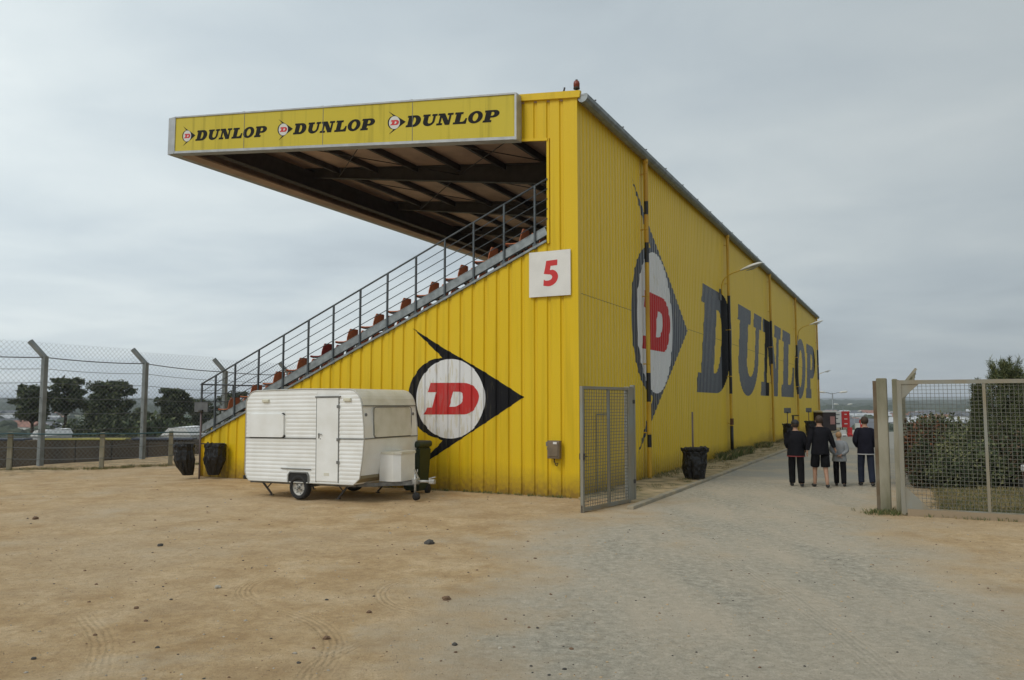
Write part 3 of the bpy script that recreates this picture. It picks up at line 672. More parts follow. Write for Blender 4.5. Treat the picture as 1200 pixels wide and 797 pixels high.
# electrical box
e = empty('electrical_box', loc(-.02, .56, 1.07), RZ, 'small grey-brown electrical box with dangling cable on the yellow gable', 'electrical box')
bm = NB(); box(bm, (-.07, 0, 0), (.13, .30, .40), None, 0, .012); build('case', bm, BOXM, e)
bm = NB(); box(bm, (-.145, 0, .01), (.02, .24, .32), None, 0, .008); build('lid', bm, BOXM, e)
bm = NB(); box(bm, (-.157, -.05, .15), (.004, .09, .05)); build('sticker', bm, WSIGN, e)
bm = NB(); box(bm, (-.06, .17, .12), (.08, .05, .10)); box(bm, (-.06, .16, .02), (.05, .04, .05)); build('socket', bm, TRIM, e)
bm = NB(); tube(bm, [(-.07, 0, -.2), (-.08, .0, -.27), (-.10, -.04, -.31), (-.1, -.1, -.3), (-.09, -.07, -.36), (-.09, -.02, -.33)], .012, 6); build('cable', bm, DKRUB, e)
# roof beacon and bracket
e = empty('beacon_lamp', loc(.05, .02, 9.22), RZ, 'orange beacon lamp on a short stem at the roof corner', 'beacon')
bm = NB(); tube(bm, [(0, 0, 0), (0, 0, .16)], .016, 8); tube(bm, [(0, 0, .15), (0, 0, .18)], .075, 14); build('stem', bm, STEEL, e)
bm = NB(); tube(bm, [(0, 0, .18), (0, 0, .28), (0, 0, .33), (0, 0, .35)], [.07, .075, .06, .02], 14); build('lens', bm, mat('beacon_red_orange', (.20, .035, .015), .3), e)
bm = NB(); tube(bm, [(0, 0, .34), (0, 0, .37)], .03, 10); build('cap', bm, STEEL, e)
e = empty('roof_spike', loc(.05, .36, 9.24), RZ, 'small dark metal bracket standing on the roof edge', 'bracket')
bm = NB(); bar(bm, (0, .06, 0), (0, -.02, .16), .02, .02); bar(bm, (0, -.06, 0), (0, -.02, .12), .02, .02); build('foot', bm, STEEL, e)
bm = NB(); tube(bm, [(0, -.01, .10), (0, -.04, .22)], .022, 8); build('head', bm, STEEL, e)
# wall lamps
def wall_lamp(t, lab):
    e = empty('wall_lamp', loc(t, -.03, 6.2), RZ, lab, 'lamp', 'lamps on curved arms on the long wall')
    bm = NB(); b2(bm, (-.07, -.03, 0), (.07, .02, .45)); build('wall_plate', bm, TRIM, e)
    bm = NB(); pts = [(0, -.05, .25), (0, -.07, .5)] + [(0, -.07 - .75 * (1 - cos(a)), .55 + .55 * sin(a)) for a in [radians(x) for x in range(0, 76, 12)]]
    pts.append((0, -.95, 1.19)); tube(bm, pts, .026, 8); build('arm', bm, PIPEY, e)
    bm = NB(); n = 14
    prof = [(0, .04, .03), (.08, .075, .05), (.25, .13, .08), (.45, .15, .09), (.62, .12, .075), (.72, .06, .04), (.75, .02, .02)]
    rings = []
    for d, wx, hz in prof:
        c = Vector((0, -.80 - d * 1.15, 1.13 + d * .32)); rings.append([bm.verts.new(c + Vector((wx * cos(a), 0, (hz * 1.1 if sin(a) > 0 else hz * .45) * sin(a)))) for a in [2 * pi * k / n for k in range(n)]])
    for A, B in zip(rings, rings[1:]):
        for k in range(n): bm.faces.new((A[k], A[(k + 1) % n], B[(k + 1) % n], B[k]))
    bm.faces.new(rings[0][::-1]); bm.faces.new(rings[-1]); build('lamp_head', bm, LAMPW, e, smooth=True)
    bm = NB(); c = Vector((0, -1.28, 1.215)); vs = [bm.verts.new(c + Vector((.10 * cos(a), .27 * sin(a), -.035 - .086 * sin(a)))) for a in [2 * pi * k / n for k in range(n)]]
    bm.faces.new(vs); vt = bm.verts.new(c + Vector((0, 0, -.09)))
    for k in range(n): bm.faces.new((vs[k], vs[(k + 1) % n], vt))
    build('lens', bm, GLASSL, e)
    return e
wall_lamp(14.95, 'white lamp on curved arm above the first painted letter')
wall_lamp(38.9, 'white lamp on curved arm near the far end of the wall')
l3 = wall_lamp(52.2, 'white lamp head just past the far wall corner'); l3.location = loc(51.7, .0, 3.95); l3.scale = (.6, .6, .6)

# ================================================================== GATES
WIRE = mat('gate_wire', (0.15, 0.15, 0.13), 0.6, .3)
GFR = mat('gate_frame_paint', (0.26, 0.275, 0.255), 0.6, .25, 0, 2.0, col2=(0.27, 0.22, 0.14), stretch=(1, 1, .4))
def mesh_gate(name, p0, p1, h, z0, cell, lab, mull=1, fw=.06, gus=False, wr=.0035):
    p0 = Vector((*p0, 0)); p1 = Vector((*p1, 0)); d = p1 - p0; L = d.length; rz = atan2(d.y, d.x)
    e = empty(name, (p0.x, p0.y, ground_z(p0.x, p0.y)), rz, lab, 'gate')
    bm = NB(); t2 = .03
    for x in (0, L - fw): b2(bm, (x, -t2, z0 - .03 if x == 0 else z0), (x + fw, t2, h))
    b2(bm, (fw, -t2 + .002, h - fw), (L - fw, t2 - .002, h)); b2(bm, (fw, -t2 + .002, z0), (L - fw, t2 - .002, z0 + fw * 1.3))
    if gus:
        prism(bm, [(fw, z0 + fw), (fw + .42, z0 + fw), (fw, z0 + .50)], lambda a, b, c: Vector((a, c, b)), -.012, .012)
        prism(bm, [(fw, h - fw), (fw + .30, h - fw), (fw, h - .36)], lambda a, b, c: Vector((a, c, b)), -.012, .012)
    build('gate_frame', bm, GFR, e)
    for i in range(1, mull + 1):
        x = L * i / (mull + 1); bm = NB(); b2(bm, (x - .025, -.022, z0 + fw), (x + .025, .022, h - fw)); build('mullion', bm, GFR, e)
    bm = NB()
    x = fw + cell
    while x < L - fw:
        box(bm, (x, 0, (z0 + h) / 2), (wr * 2, wr * 2, h - z0 - 2 * fw)); x += cell
    z = z0 + fw + cell
    while z < h - fw:
        box(bm, (L / 2, wr * 1.8, z), (L - 2 * fw, wr * 2, wr * 2)); z += cell
    build('wire_mesh', bm, WIRE, e)
    return e, L
e, L = mesh_gate('mesh_gate', (1.35, 15.30), (2.60, 16.95), 2.45, .02, .066, 'open wire mesh gate leaf standing in front of the yellow wall corner', 1, .055, False, .0045)
bm = NB(); b2(bm, (.01, -.06, 1.02), (.05, .06, 1.14)); tube(bm, [(.03, -.05, 1.08), (.12, -.06, 1.08)], .01, 6); build('latch', bm, STEEL, e)
bm = NB(); b2(bm, (.0, -.02, -.02), (.05, .02, .14)); tube(bm, [(.03, 0, .02), (.22, 0, .02)], .012, 6); build('drop_bolt', bm, RUST, e)
p = Vector((2.60, 16.92)); e = empty('gate_post', (p.x, p.y, 0), radians(53), 'grey steel channel post hinging the open gate leaf', 'post')
bm = NB(); b2(bm, (-.20, -.02, -.1), (.0, .10, 2.46)); build('column', bm, GFR, e)
bm = NB(); b2(bm, (.03, -.015, -.1), (.10, .07, 2.50)); build('hinge_tube', bm, GFR, e)
bm = NB(); 
for z in (.4, 2.1): b2(bm, (-.02, -.03, z), (.06, -.005, z + .08))
build('hinge', bm, STEEL, e)
e, L = mesh_gate('mesh_gate', (7.37, 14.98), (11.2, 13.05), 2.55, .05, .070, 'wire mesh gate leaf with corner gussets, in front of the bushes', 2, .075, True, .0034)
bm = NB(); b2(bm, (.10, -.065, -.03), (L, .065, .13)); build('bottom_rail', bm, mat('dusty_rail', (.30, .23, .15), .8), e)
# the posts of the right side
rzp = radians(-26.9)
def post(name, x, y, wd, dp, h, lab, m, cat='post', chamfer=True):
    e = empty(name, (x, y, ground_z(x, y)), rzp, lab, cat)
    bm = NB(); b2(bm, (-wd / 2, -dp / 2, -.15), (wd / 2, dp / 2, h), 0, .02); build('shaft', bm, m, e)
    return e
e = post('gate_pillar', 7.26, 15.36, .19, .22, 2.60, 'broad mossy concrete gate pillar nearest the road', CONCP)
bm = NB(); b2(bm, (-.16, -.05, -.1), (-.095, .12, 2.55)); build('guide_plate', bm, mat('rusty_channel', (.20, .17, .12), .7, .2, 0, 2, col2=(.12, .07, .03)), e)
e = post('gate_pillar', 7.44, 15.20, .10, .15, 2.58, 'narrow concrete gate pillar between the broad pillar and the mesh gate', CONCP)
bm = NB(); b2(bm, (.05, -.06, -.05), (.075, .1, 2.56)); build('guide_plate', bm, MATS['rusty_channel'], e)
# security fence running away behind the pillars
e = empty('barbed_fence', (0, 0, 0), 0, 'chain link fence with slanted barbed wire arms running away behind the gate pillars', 'fence')
p0 = Vector((7.80, 15.85, 0)); D = U.copy(); O_ = Vector((D.y, -D.x, 0)); last = None
wires = [[] for _ in range(8)]
for i in range(9):
    p = p0 + D * (i * 2.6); z = ground_z(p.x, p.y)
    bm = NB(); bar(bm, (p.x, p.y, z - .1), (p.x, p.y, z + 2.35), .07, .07); bar(bm, (p.x, p.y, z + 2.33), (p.x + O_.x * .36, p.y + O_.y * .36, z + 2.80), .05, .05)
    build('fence_post', bm, CONCP, e)
    for j in range(4): wires[j].append((p.x + O_.x * .36 * (j + 1) / 4, p.y + O_.y * .36 * (j + 1) / 4, z + 2.33 + .47 * (j + 1) / 4))
    for j in range(4): wires[4 + j].append((p.x, p.y, z + .3 + j * .66))
for j in range(8):
    bm = NB(); tube(bm, wires[j], .008, 5); build('wire', bm, WIRE, e)
def chainlink(bm, P, Q, hz0, hz1, cell, r, skew=0):
    """diamond netting between ground points P and Q (lists of top/bottom functions)"""
    d = Q - P; L = d.length; n = int(L / cell); H_ = hz1 - hz0
    # diagonals both ways, clipped to the rectangle
    def pt(u, v):
        q = P + d * (u / L); return Vector((q.x, q.y, q.z + hz0 + v))
    k = -int(H_ / cell) - 1
    while k * cell < L:
        for sgn in (1, -1):
            u0 = k * cell
            if sgn == 1: a, b_ = (u0, 0), (u0 + H_, H_)
            else: a, b_ = (u0 + H_, 0), (u0, H_)
            # clip in u
            def clip(a, b_):
                (ua, va), (ub, vb) = a, b_
                if ua > ub: (ua, va), (ub, vb) = (ub, vb), (ua, va)
                if ub <= 0 or ua >= L: return None
                if ua < 0: va += (vb - va) * (0 - ua) / (ub - ua); ua = 0
                if ub > L: vb = va + (vb - va) * (L - ua) / (ub - ua); ub = L
                return (ua, va), (ub, vb)
            c = clip(a, b_)
            if c:
                A, B = pt(*c[0]), pt(*c[1]); off = Vector((-d.y, d.x, 0)).normalized() * (r * 2 * sgn)
                A += off; B += off; s_ = Vector((0, 0, r)); o_ = off.normalized() * r
                v = [bm.verts.new(A + s_), bm.verts.new(A - s_ * .7 + o_), bm.verts.new(A - s_ * .7 - o_), bm.verts.new(B + s_), bm.verts.new(B - s_ * .7 + o_), bm.verts.new(B - s_ * .7 - o_)]
                bm.faces.new((v[0], v[1], v[4], v[3])); bm.faces.new((v[1], v[2], v[5], v[4])); bm.faces.new((v[2], v[0], v[3], v[5]))
        k += 1
bm = NB(); pe = p0 + D * 20.8; chainlink(bm, p0, pe, .05 - .1, 2.3, .11, .0022); build('netting', bm, WIRE, e)

# ================================================================== TRACK FENCES (left)
NET = mat('net_wire', (0.16, 0.175, 0.18), 0.6, .3)
FP = Vector((-15.57, 26.0, 0)); FH = [3.62, 3.61, 3.45, 3.43, 3.4, 3.4, 3.4]
e = empty('debris_fence', (0, 0, 0), 0, 'tall chain link debris fence on bent concrete posts along the track', 'fence')
GALVP = mat('fence_post_concrete', (0.27, 0.295, 0.30), 0.85, 0, 0, 3, .3, 30, col2=(0.20, 0.22, 0.22))
out = W * 1.0
fw_ = [[] for _ in range(7)]; prev = None
for i in range(-1, 6):
    p = FP + U * (3.86 * i); z = ground_z(p.x, p.y); hb = FH[max(0, i)]; o2 = (W * .30 - U * .30)
    bm = NB(); bar(bm, (p.x, p.y, z - .2), (p.x, p.y, z + hb), .17, .14, 0, U); bar(bm, (p.x, p.y, z + hb - .05), (p.x + o2.x * 1.1, p.y + o2.y * 1.1, z + hb + .50), .13, .13, 0, U)
    build('fence_post', bm, GALVP, e)
    for j, zz_ in enumerate([.6, 1.2, 1.75, 2.25, 2.75, 3.2, 3.58]): fw_[j].append(Vector((p.x, p.y, z + zz_ * hb / 3.62)))
    if prev:
        zc = (z + prev[1]) / 2
        bm = NB(); P = Vector((prev[0].x, prev[0].y, 0)); Q = Vector((p.x, p.y, 0))
        chainlink(bm, P, Q, zc + .1, zc + (hb + prev[2]) / 2, .17, .0042)
        Po = P + W * .15; Qo = Q + W * .15
        chainlink(bm, P + W * .34 - U * .34, Q + W * .34 - U * .34, zc + (hb + prev[2]) / 2 + .02, zc + (hb + prev[2]) / 2 + .5, .17, .0042)
        build('netting', bm, NET, e)
    prev = (p, z, hb)
for j in range(7):
    pts = []
    for a_, b_ in zip(fw_[j], fw_[j][1:]):
        for q in range(6):
            f = q / 6; c = a_.lerp(b_, f); c.z -= .05 * 4 * f * (1 - f); pts.append(c)
    pts.append(fw_[j][-1]); bm = NB(); tube(bm, pts, .018 if j == 6 else .009, 5); build('tension_wire', bm, NET, e)
# low fence
e = empty('low_fence', (0, 0, 0), 0, 'low fence of square concrete posts with steel wires edging the yard', 'fence')
lp = [(-20.2, 22.4), (-17.8, 23.35), (-15.5, 24.3), (-13.15, 25.25), (-11.6, 26.75), (-9.9, 28.3), (-8.2, 29.9)]
for (x, y) in lp:
    z = ground_z(x, y); bm = NB(); box(bm, (x, y, z + .52), (.14, .14, 1.3), Matrix.Rotation(.38, 3, 'Z'), 0, .02); build('fence_post', bm, CONCP, e)
for h_, r_, m_ in ((1.13, .024, mat('blue_grey_rail', (.05, .11, .13), .5)), (1.02, .012, NET), (.7, .01, NET), (.35, .01, NET)):
    bm = NB(); pts = []
    for (a0, b0), (a1, b1) in zip(lp, lp[1:]):
        for q in range(4):
            f = q / 4; x = a0 + (a1 - a0) * f; y = b0 + (b1 - b0) * f; pts.append((x + .03, y - .09, (ground_z(a0, b0) * (1 - f) + ground_z(a1, b1) * f) + h_ - .03 * 4 * f * (1 - f)))
    tube(bm, pts, r_, 6); build('rail', bm, m_, e)
bm = NB()
for (a0, b0), (a1, b1) in zip(lp, lp[1:]):
    chainlink(bm, Vector((a0, b0 - .05, ground_z(a0, b0))), Vector((a1, b1 - .05, ground_z(a1, b1))), .05, 1.05, .11, .002)
build('netting', bm, NET, e)
# barrier wall on the far side of the run-off
DRK = mat('dark_barrier_mat', (0.050, 0.042, 0.034), 0.9, 0, 0, .8, .5, 3, col2=(0.085, 0.066, 0.045), stretch=(1, 1, .4), spec=.1)
YCAP = mat('yellow_cap', (0.42, 0.37, 0.08), 0.7, 0, .3, 2); BCAP = mat('dark_blue_cap', (0.04, 0.05, 0.08), .6)
e = empty('tyre_barrier', (0, 0, 0), 0, 'dark tyre barrier with yellow topping beyond the debris fence', 'barrier')
bp = [(-46, 38.5), (-34, 39.2), (-22, 40), (-8, 41.2), (8, 43.5)]
zt = 0.27
for (a0, b0), (a1, b1) in zip(bp, bp[1:]):
    n = 8
    bm = NB()
    for k in range(n):
        x0 = a0 + (a1 - a0) * k / n; y0 = b0 + (b1 - b0) * k / n; x1 = a0 + (a1 - a0) * (k + 1) / n; y1 = b0 + (b1 - b0) * (k + 1) / n
        zb = min(ground_z(x0, y0), ground_z(x1, y1)) - .3
        d = Vector((x1 - x0, y1 - y0, 0)); d *= .995
        c = Vector(((x0 + x1) / 2, (y0 + y1) / 2, (zb + zt) / 2)); box(bm, c, (d.length, .8, zt - zb), Matrix.Rotation(atan2(d.y, d.x), 3, 'Z'), 0, .06)
    build('mat_section', bm, DRK, e)
for x0, x1, m_ in ((-28, -24.5, BCAP), (-23.6, -19.6, YCAP), (-19.3, -16.3, BCAP), (-15, -11.5, YCAP), (-35, -29, BCAP)):
    y0 = 40 + (x0 + 22) * .07; y1 = 40 + (x1 + 22) * .07; bm = NB(); bar(bm, (x0, y0, zt + .05), (x1, y1, zt + .03), .82, .075); build('cap', bm, m_, e)

# ================================================================== CARAVAN
CD = Vector((.889, -.459, 0)); CF = Vector((.459, .889, 0)); C1 = Vector((-3.07, 16.4, 0)); CL, CWD = 3.37, 1.95
org = C1 - CD * CL; crz = atan2(CD.y, CD.x)
cvn = empty('caravan', (org.x, org.y, 0), crz, 'small old white caravan with ribbed sides parked beside the yellow stand', 'caravan')
cvn.rotation_euler = (0, radians(-.6), crz)
# local: x forward, y away from the viewer (0..CWD), z up
outl = [(.05, .44), (.12, .37), (3.10, .37), (3.26, .50), (3.33, .9), (3.37, 1.33), (3.36, 1.6), (3.31, 2.0)] + ell((3.31, 2.0), (3.29, 2.36), (2.98, 2.37), 7) + [(2.98, 2.37), (1.7, 2.40), (.30, 2.385)] + ell((.30, 2.385), (.0, 2.37), (0, 2.08), 7) + [(0, 2.08), (0, .55)]
wheel_x = 1.60
bm = NB(); prism(bm, outl, lambda a, b, c: Vector((a, c, b)), 0.0, CWD)
for v in bm.verts:   # belly of the front and tucked lower nose
    pass
body = build('body', bm, [CARW], cvn)
def xr(z):
    xs = []
    for (a, b), (c, d) in zip(outl, outl[1:] + outl[:1]):
        if (b - z) * (d - z) < 0: xs.append(a + (c - a) * (z - b) / (d - b))
    return min(xs), max(xs)
DX0, DX1 = 2.10, 2.69
bm = NB(); z = .43; rs = .085
while z < 2.3:
    x0, x1 = xr(z)
    if abs(z - 1.33) > .02:
        segs = [(x0 + .015, DX0 - .01), (DX1 + .01, x1 - .015)]
        if z < .72: segs = [(x0 + .015, wheel_x - .34), (wheel_x + .34, DX0 - .01), (DX1 + .01, x1 - .015)]
        if 1.36 < z < 1.9: segs = [(x0 + .015, x0 + .10), (1.20, DX0 - .01), (DX1 + .01, x1 - .015)]
        for a, b in segs:
            if b - a < .03: continue
            for yy, sg in ((0, -1), (CWD, 1)):
                pr = [(0, -.041), (.005, -.022), (.007, .006), (.0, .041)]
                A = [bm.verts.new((a, yy + sg * d, z + h)) for d, h in pr]; B = [bm.verts.new((b, yy + sg * d, z + h)) for d, h in pr]
                for k in range(3): bm.faces.new((A[k], A[k + 1], B[k + 1], B[k]))
                bm.faces.new((A[3], A[2], A[1], A[0])); bm.faces.new((B[0], B[1], B[2], B[3]))
    z += rs
build('side_ribbing', bm, CARW, cvn)
# edge trims following the outline on both sides
bm = NB()
for yy in (-.004, CWD + .004):
    tube(bm, [(a, yy, b) for a, b in outl if b > .36], .013, 6, closed=True)
build('edge_trim', bm, mat('aluminium_trim', (.50, .49, .45), .45, .3), cvn)
bm = NB()
b2(bm, (.0, -.022, 1.318), (DX0 - .01, .0, 1.338)); b2(bm, (DX1 + .01, -.022, 1.318), (3.37, 0, 1.338)); b2(bm, (3.345, 0, 1.318), (3.385, CWD, 1.338)); b2(bm, (1.1, -.028, .655), (1.95, .0, .672))
b2(bm, (3.30, .0, 2.015), (3.345, CWD, 2.03))
build('belt_trim', bm, TRIM, cvn)
# roof cap of cream fibreglass at front
bm = NB(); cap = [(3.335, 2.03)] + [(a + .012, b + .012) for a, b in ell((3.31, 2.0), (3.29, 2.36), (2.98, 2.37), 7)] + [(2.98, 2.385), (1.7, 2.415), (.28, 2.40), (.28, 2.38), (1.7, 2.395), (2.98, 2.36), (3.2, 2.2), (3.29, 2.03)]
prism(bm, cap, lambda a, b, c: Vector((a, c, b)), .02, CWD - .02); build('roof_skin', bm, CREAM, cvn)
# door
bm = NB(); b2(bm, (DX0, -.022, .42), (DX1, .01, 2.20), 0, .006); dr = build('door', bm, CARW, cvn)
bm = NB(); b2(bm, (DX0 - .02, -.015, .40), (DX0 - .002, .0, 2.2)); b2(bm, (DX1 + .002, -.015, .40), (DX1 + .02, 0, 2.2)); b2(bm, (DX0 - .04, -.035, 2.205), (DX1 + .06, .0, 2.235)); build('door_frame', bm, TRIM, dr)
for z in (.80, 1.28, 1.98):
    bm = NB(); b2(bm, (DX1 - .03, -.035, z), (DX1 + .035, -.02, z + .06)); build('hinge', bm, TRIM, dr)
bm = NB(); tube(bm, [(DX0 + .07, -.05, 1.42), (DX0 + .17, -.05, 1.42)], .009, 6); tube(bm, [(DX0 + .07, -.02, 1.42), (DX0 + .07, -.05, 1.42)], .01, 6); b2(bm, (DX0 + .055, -.03, 1.33), (DX0 + .085, -.02, 1.44)); b2(bm, (DX0 + .10, -.026, 1.31), (DX0 + .12, -.02, 1.33)); build('handle', bm, TRIM, dr)
bm = NB(); b2(bm, (DX0 + .22, -.028, .54), (DX0 + .36, -.02, .60)); build('vent', bm, CREAM, dr)
# window covers
def rrect(x0, z0, x1, z1, r, n=5):
    P_ = []
    for cx_, cz_, a0 in ((x1 - r, z1 - r, 0), (x0 + r, z1 - r, 90), (x0 + r, z0 + r, 180), (x1 - r, z0 + r, 270)):
        for k in range(n + 1): a = radians(a0 + 90 * k / n); P_.append((cx_ + r * cos(a), cz_ + r * sin(a)))
    return P_
bm = NB(); prism(bm, rrect(.10, 1.345, 1.17, 1.86, .06), lambda a, b, c: Vector((a, c, b)), -.045, .0); wn = build('window_cover', bm, CARW, cvn)
bm = NB(); tube(bm, [(a, -.02, b) for a, b in rrect(.11, 1.335, 1.19, 1.87, .06) if b < 1.88 and (a > 1.1 or b < 1.34)][-12:], .014, 6); build('seal', bm, DKRUB, wn)
# front window cover + side panels on the nose (plane x ~ 3.35)
def nose(bm, y0, z0, y1, z1, r, th, x=3.345, lean=.10):
    P_ = rrect(y0, z0, y1, z1, r); f = lambda a, b, c: Vector((x + c - max(0, b - 1.36) * lean, a, b)); prism(bm, P_, f, -.01, th)
bm = NB(); nose(bm, .34, 1.35, 1.70, 1.98, .07, .055); wn = build('window_cover', bm, CREAM, cvn)
bm = NB(); tube(bm, [(3.37, a, b) for a, b in rrect(.325, 1.34, 1.715, 1.99, .07)], .007, 6, closed=True); build('seal', bm, DKRUB, wn)
for y in (.10, 1.83):
    bm = NB(); tube(bm, [(3.30, y, 1.83), (3.345, y, 1.83)], .035, 10); build('marker_lamp', bm, TRIM, cvn)
# lower nose skirt (brownish)
bm = NB(); prism(bm, [(3.09, .365), (3.27, .50), (3.28, .56), (3.26, .56)], lambda a, b, c: Vector((a, c, b)), .02, CWD - .02); build('nose_skirt', bm, mat('tan_skirt', (.28, .24, .15), .7, 0, .3, 3), cvn)
# gas locker
bm = NB(); prism(bm, [(.62, 3.30), (.62, 3.66), (.74, 3.78), (1.26, 3.78), (1.38, 3.66), (1.38, 3.30)], lambda a, b, c: Vector((b, a, c)), .40, .98)
lk = build('gas_locker', bm, CARW, cvn)
bm = NB(); prism(bm, [(.605, 3.30), (.605, 3.67), (.73, 3.80), (1.27, 3.80), (1.395, 3.67), (1.395, 3.30)], lambda a, b, c: Vector((b, a, c)), .98, 1.03); build('lid', bm, CREAM, lk)
for x in (.52, 2.84):
    bm = NB(); b2(bm, (x, -.05, 2.12), (x + .19, .0, 2.19), 0, .012); build('roof_vent', bm, mat('vent_cream', (.66, .64, .52), .5), cvn)
# wheels
def wheel(y, sg):
    R_ = .265
    e = bpy.data.objects.new('wheel', None); COL.objects.link(e); e.parent = cvn; e.location = (wheel_x, y, R_ - .0)
    bm = NB(); n = 30; prf = [(.175, -.075), (.235, -.085), (.258, -.065), (.265, -.03), (.265, .03), (.258, .065), (.235, .085), (.175, .075)]
    rg = [[bm.verts.new((r * cos(a), o, r * sin(a))) for r, o in prf] for a in [2 * pi * k / n for k in range(n)]]
    for k in range(n):
        A, B = rg[k], rg[(k + 1) % n]
        for j in range(len(prf)): bm.faces.new((A[j], A[(j + 1) % len(prf)], B[(j + 1) % len(prf)], B[j]))
    build('tyre', bm, DKRUB, e, smooth=True)
    bm = NB(); prf = [(.185, -.075), (.175, -.055), (.165, -.03), (.10, -.02), (.075, -.04), (.0, -.045)]
    rg = [[bm.verts.new((r * cos(a), o * -sg, r * sin(a))) for r, o in prf[:-1]] for a in [2 * pi * k / n for k in range(n)]]
    for k in range(n):
        A, B = rg[k], rg[(k + 1) % n]
        for j in range(len(prf) - 2): bm.faces.new((A[j], A[j + 1], B[j + 1], B[j]))
    bm.faces.new([rg[k][-1] for k in range(n)])
    build('rim', bm, mat('wheel_rim', (.52, .50, .45), .5, .2, .25, 9), e, smooth=True)
    bm = NB()
    for k in range(4): a = pi / 4 + k * pi / 2; box(bm, (.075 * cos(a), sg * .048, .075 * sin(a)), (.026, .03, .026)); 
    for k in range(8): a = k * pi / 4 + .2; box(bm, (.135 * cos(a), sg * .0285, .135 * sin(a)), (.034, .006, .02), Matrix.Rotation(-a, 3, 'Y'))
    tube(bm, [(0, sg * .03, 0), (0, sg * .075, 0)], .032, 10)
    build('hub', bm, TRIM, e)
wheel(.06, -1); wheel(CWD - .06, 1)
bm = NB()   # wheel-arch opening shape in dark rubber with rounded top
ar = [(wheel_x - .30, .36), (wheel_x - .30, .53), (wheel_x - .25, .60), (wheel_x + .25, .60), (wheel_x + .30, .53), (wheel_x + .30, .36), (wheel_x + .275, .36), (wheel_x + .275, .52), (wheel_x + .235, .575), (wheel_x - .235, .575), (wheel_x - .275, .52), (wheel_x - .275, .36)]
prism(bm, ar, lambda a, b, c: Vector((a, c, b)), -.03, .02); build('wheel_arch_trim', bm, TRIM, cvn)
bm = NB(); prism(bm, [(wheel_x - .275, .355), (wheel_x - .275, .52), (wheel_x - .235, .575), (wheel_x + .235, .575), (wheel_x + .275, .52), (wheel_x + .275, .355)], lambda a, b, c: Vector((a, c, b)), -.006, .012); build('wheel_well', bm, DKRUB, cvn)
bm = NB(); b2(bm, (-.04, .2, .30), (3.0, .26, .37)); b2(bm, (-.04, CWD - .26, .30), (3.0, CWD - .2, .37)); b2(bm, (.0, .2, .31), (.06, CWD - .2, .365)); b2(bm, (2.5, .2, .31), (2.56, CWD - .2, .365))
tube(bm, [(wheel_x, .1, .265), (wheel_x, CWD - .1, .265)], .03, 8)
bar(bm, (2.9, .24, .335), (4.06, CWD / 2, .36), .05, .08); bar(bm, (2.9, CWD - .24, .335), (4.06, CWD / 2, .36), .05, .08)
ch = build('chassis', bm, mat('chassis_galv', (.20, .20, .19), .6, .4, .4, 10), cvn)
bm = NB(); tube(bm, [(3.95, CWD / 2, .39), (4.36, CWD / 2, .40)], [.035, .028], 10); box(bm, (4.42, CWD / 2, .40), (.14, .10, .10), None, 0, .02); bar(bm, (4.34, CWD / 2, .46), (4.50, CWD / 2, .50), .03, .025)
bar(bm, (4.05, CWD / 2 + .05, .42), (3.92, CWD / 2 + .06, .64), .025, .03); box(bm, (4.0, CWD / 2, .40), (.12, .16, .12), None, 0, .015)
build('coupling_head', bm, mat('hitch_alu', (.46, .46, .44), .45, .5, .3, 20), ch)
bm = NB(); tube(bm, [(4.05, CWD / 2 - .10, .12), (4.05, CWD / 2 - .10, .56)], .024, 8); tube(bm, [(4.05, CWD / 2 - .10, .56), (4.05, CWD / 2 - .10, .60), (4.11, CWD / 2 - .10, .60), (4.11, CWD / 2 - .10, .66)], .010, 6); box(bm, (4.06, CWD / 2 - .10, .40), (.09, .09, .09))
jw = build('jockey_stem', bm, mat('hitch_alu', (.46, .46, .44)), ch)
bm = NB(); tube(bm, [(4.08, CWD / 2 - .13, .085), (4.08, CWD / 2 - .07, .085)], .085, 16); build('jockey_wheel', bm, DKRUB, jw)
for x, y, dx in ((.25, .28, .30), (2.75, .28, -.28), (2.75, CWD - .28, -.28), (.25, CWD - .28, .3)):
    bm = NB(); bar(bm, (x, y, .33), (x + dx, y, .05), .03, .035); bar(bm, (x + dx * 1.05, y, .33), (x + dx * .55, y, .19), .02, .02); box(bm, (x + dx, y, .03), (.09, .07, .02)); build('corner_steady', bm, STEEL, ch)
bm = NB(); box(bm, (-.05, .12, .43), (.08, .20, .09), None, 0, .02); build('rear_lamp', bm, DKRUB, cvn)
# ================================================================== bins and bags
gx, gy = -2.24, 18.42
e = empty('wheelie_bin', (gx, gy, 0), crz, 'dark green wheelie bin half hidden behind the caravan', 'bin'); e.scale = (1, 1, 1.14)
bm = NB()
for z0, z1, a0, a1 in ((.08, .95, .42, .52),):
    A = [bm.verts.new((sx * a0 / 2, sy * a0 / 2, z0)) for sx, sy in ((-1, -1), (1, -1), (1, 1), (-1, 1))]; B = [bm.verts.new((sx * a1 / 2, sy * a1 / 2, z1)) for sx, sy in ((-1, -1), (1, -1), (1, 1), (-1, 1))]
    bm.faces.new(A[::-1]); bm.faces.new(B)
    for k in range(4): bm.faces.new((A[k], A[(k + 1) % 4], B[(k + 1) % 4], B[k]))
bmesh.ops.bevel(bm, geom=bm.edges[:], offset=.035, segments=3, affect='EDGES'); build('bin_body', bm, GREEN, e, smooth=False)
bm = NB(); box(bm, (0, -.01, 1.02), (.56, .58, .13), None, 0, .05); tube(bm, [(-.2, .3, .98), (.2, .3, .98)], .018, 8); build('lid', bm, GREEN, e)
for x in (-.2, .2): bm = NB(); tube(bm, [(x - .03, .19, .10), (x + .03, .19, .10)], .10, 16); build('wheel', bm, DKRUB, e)
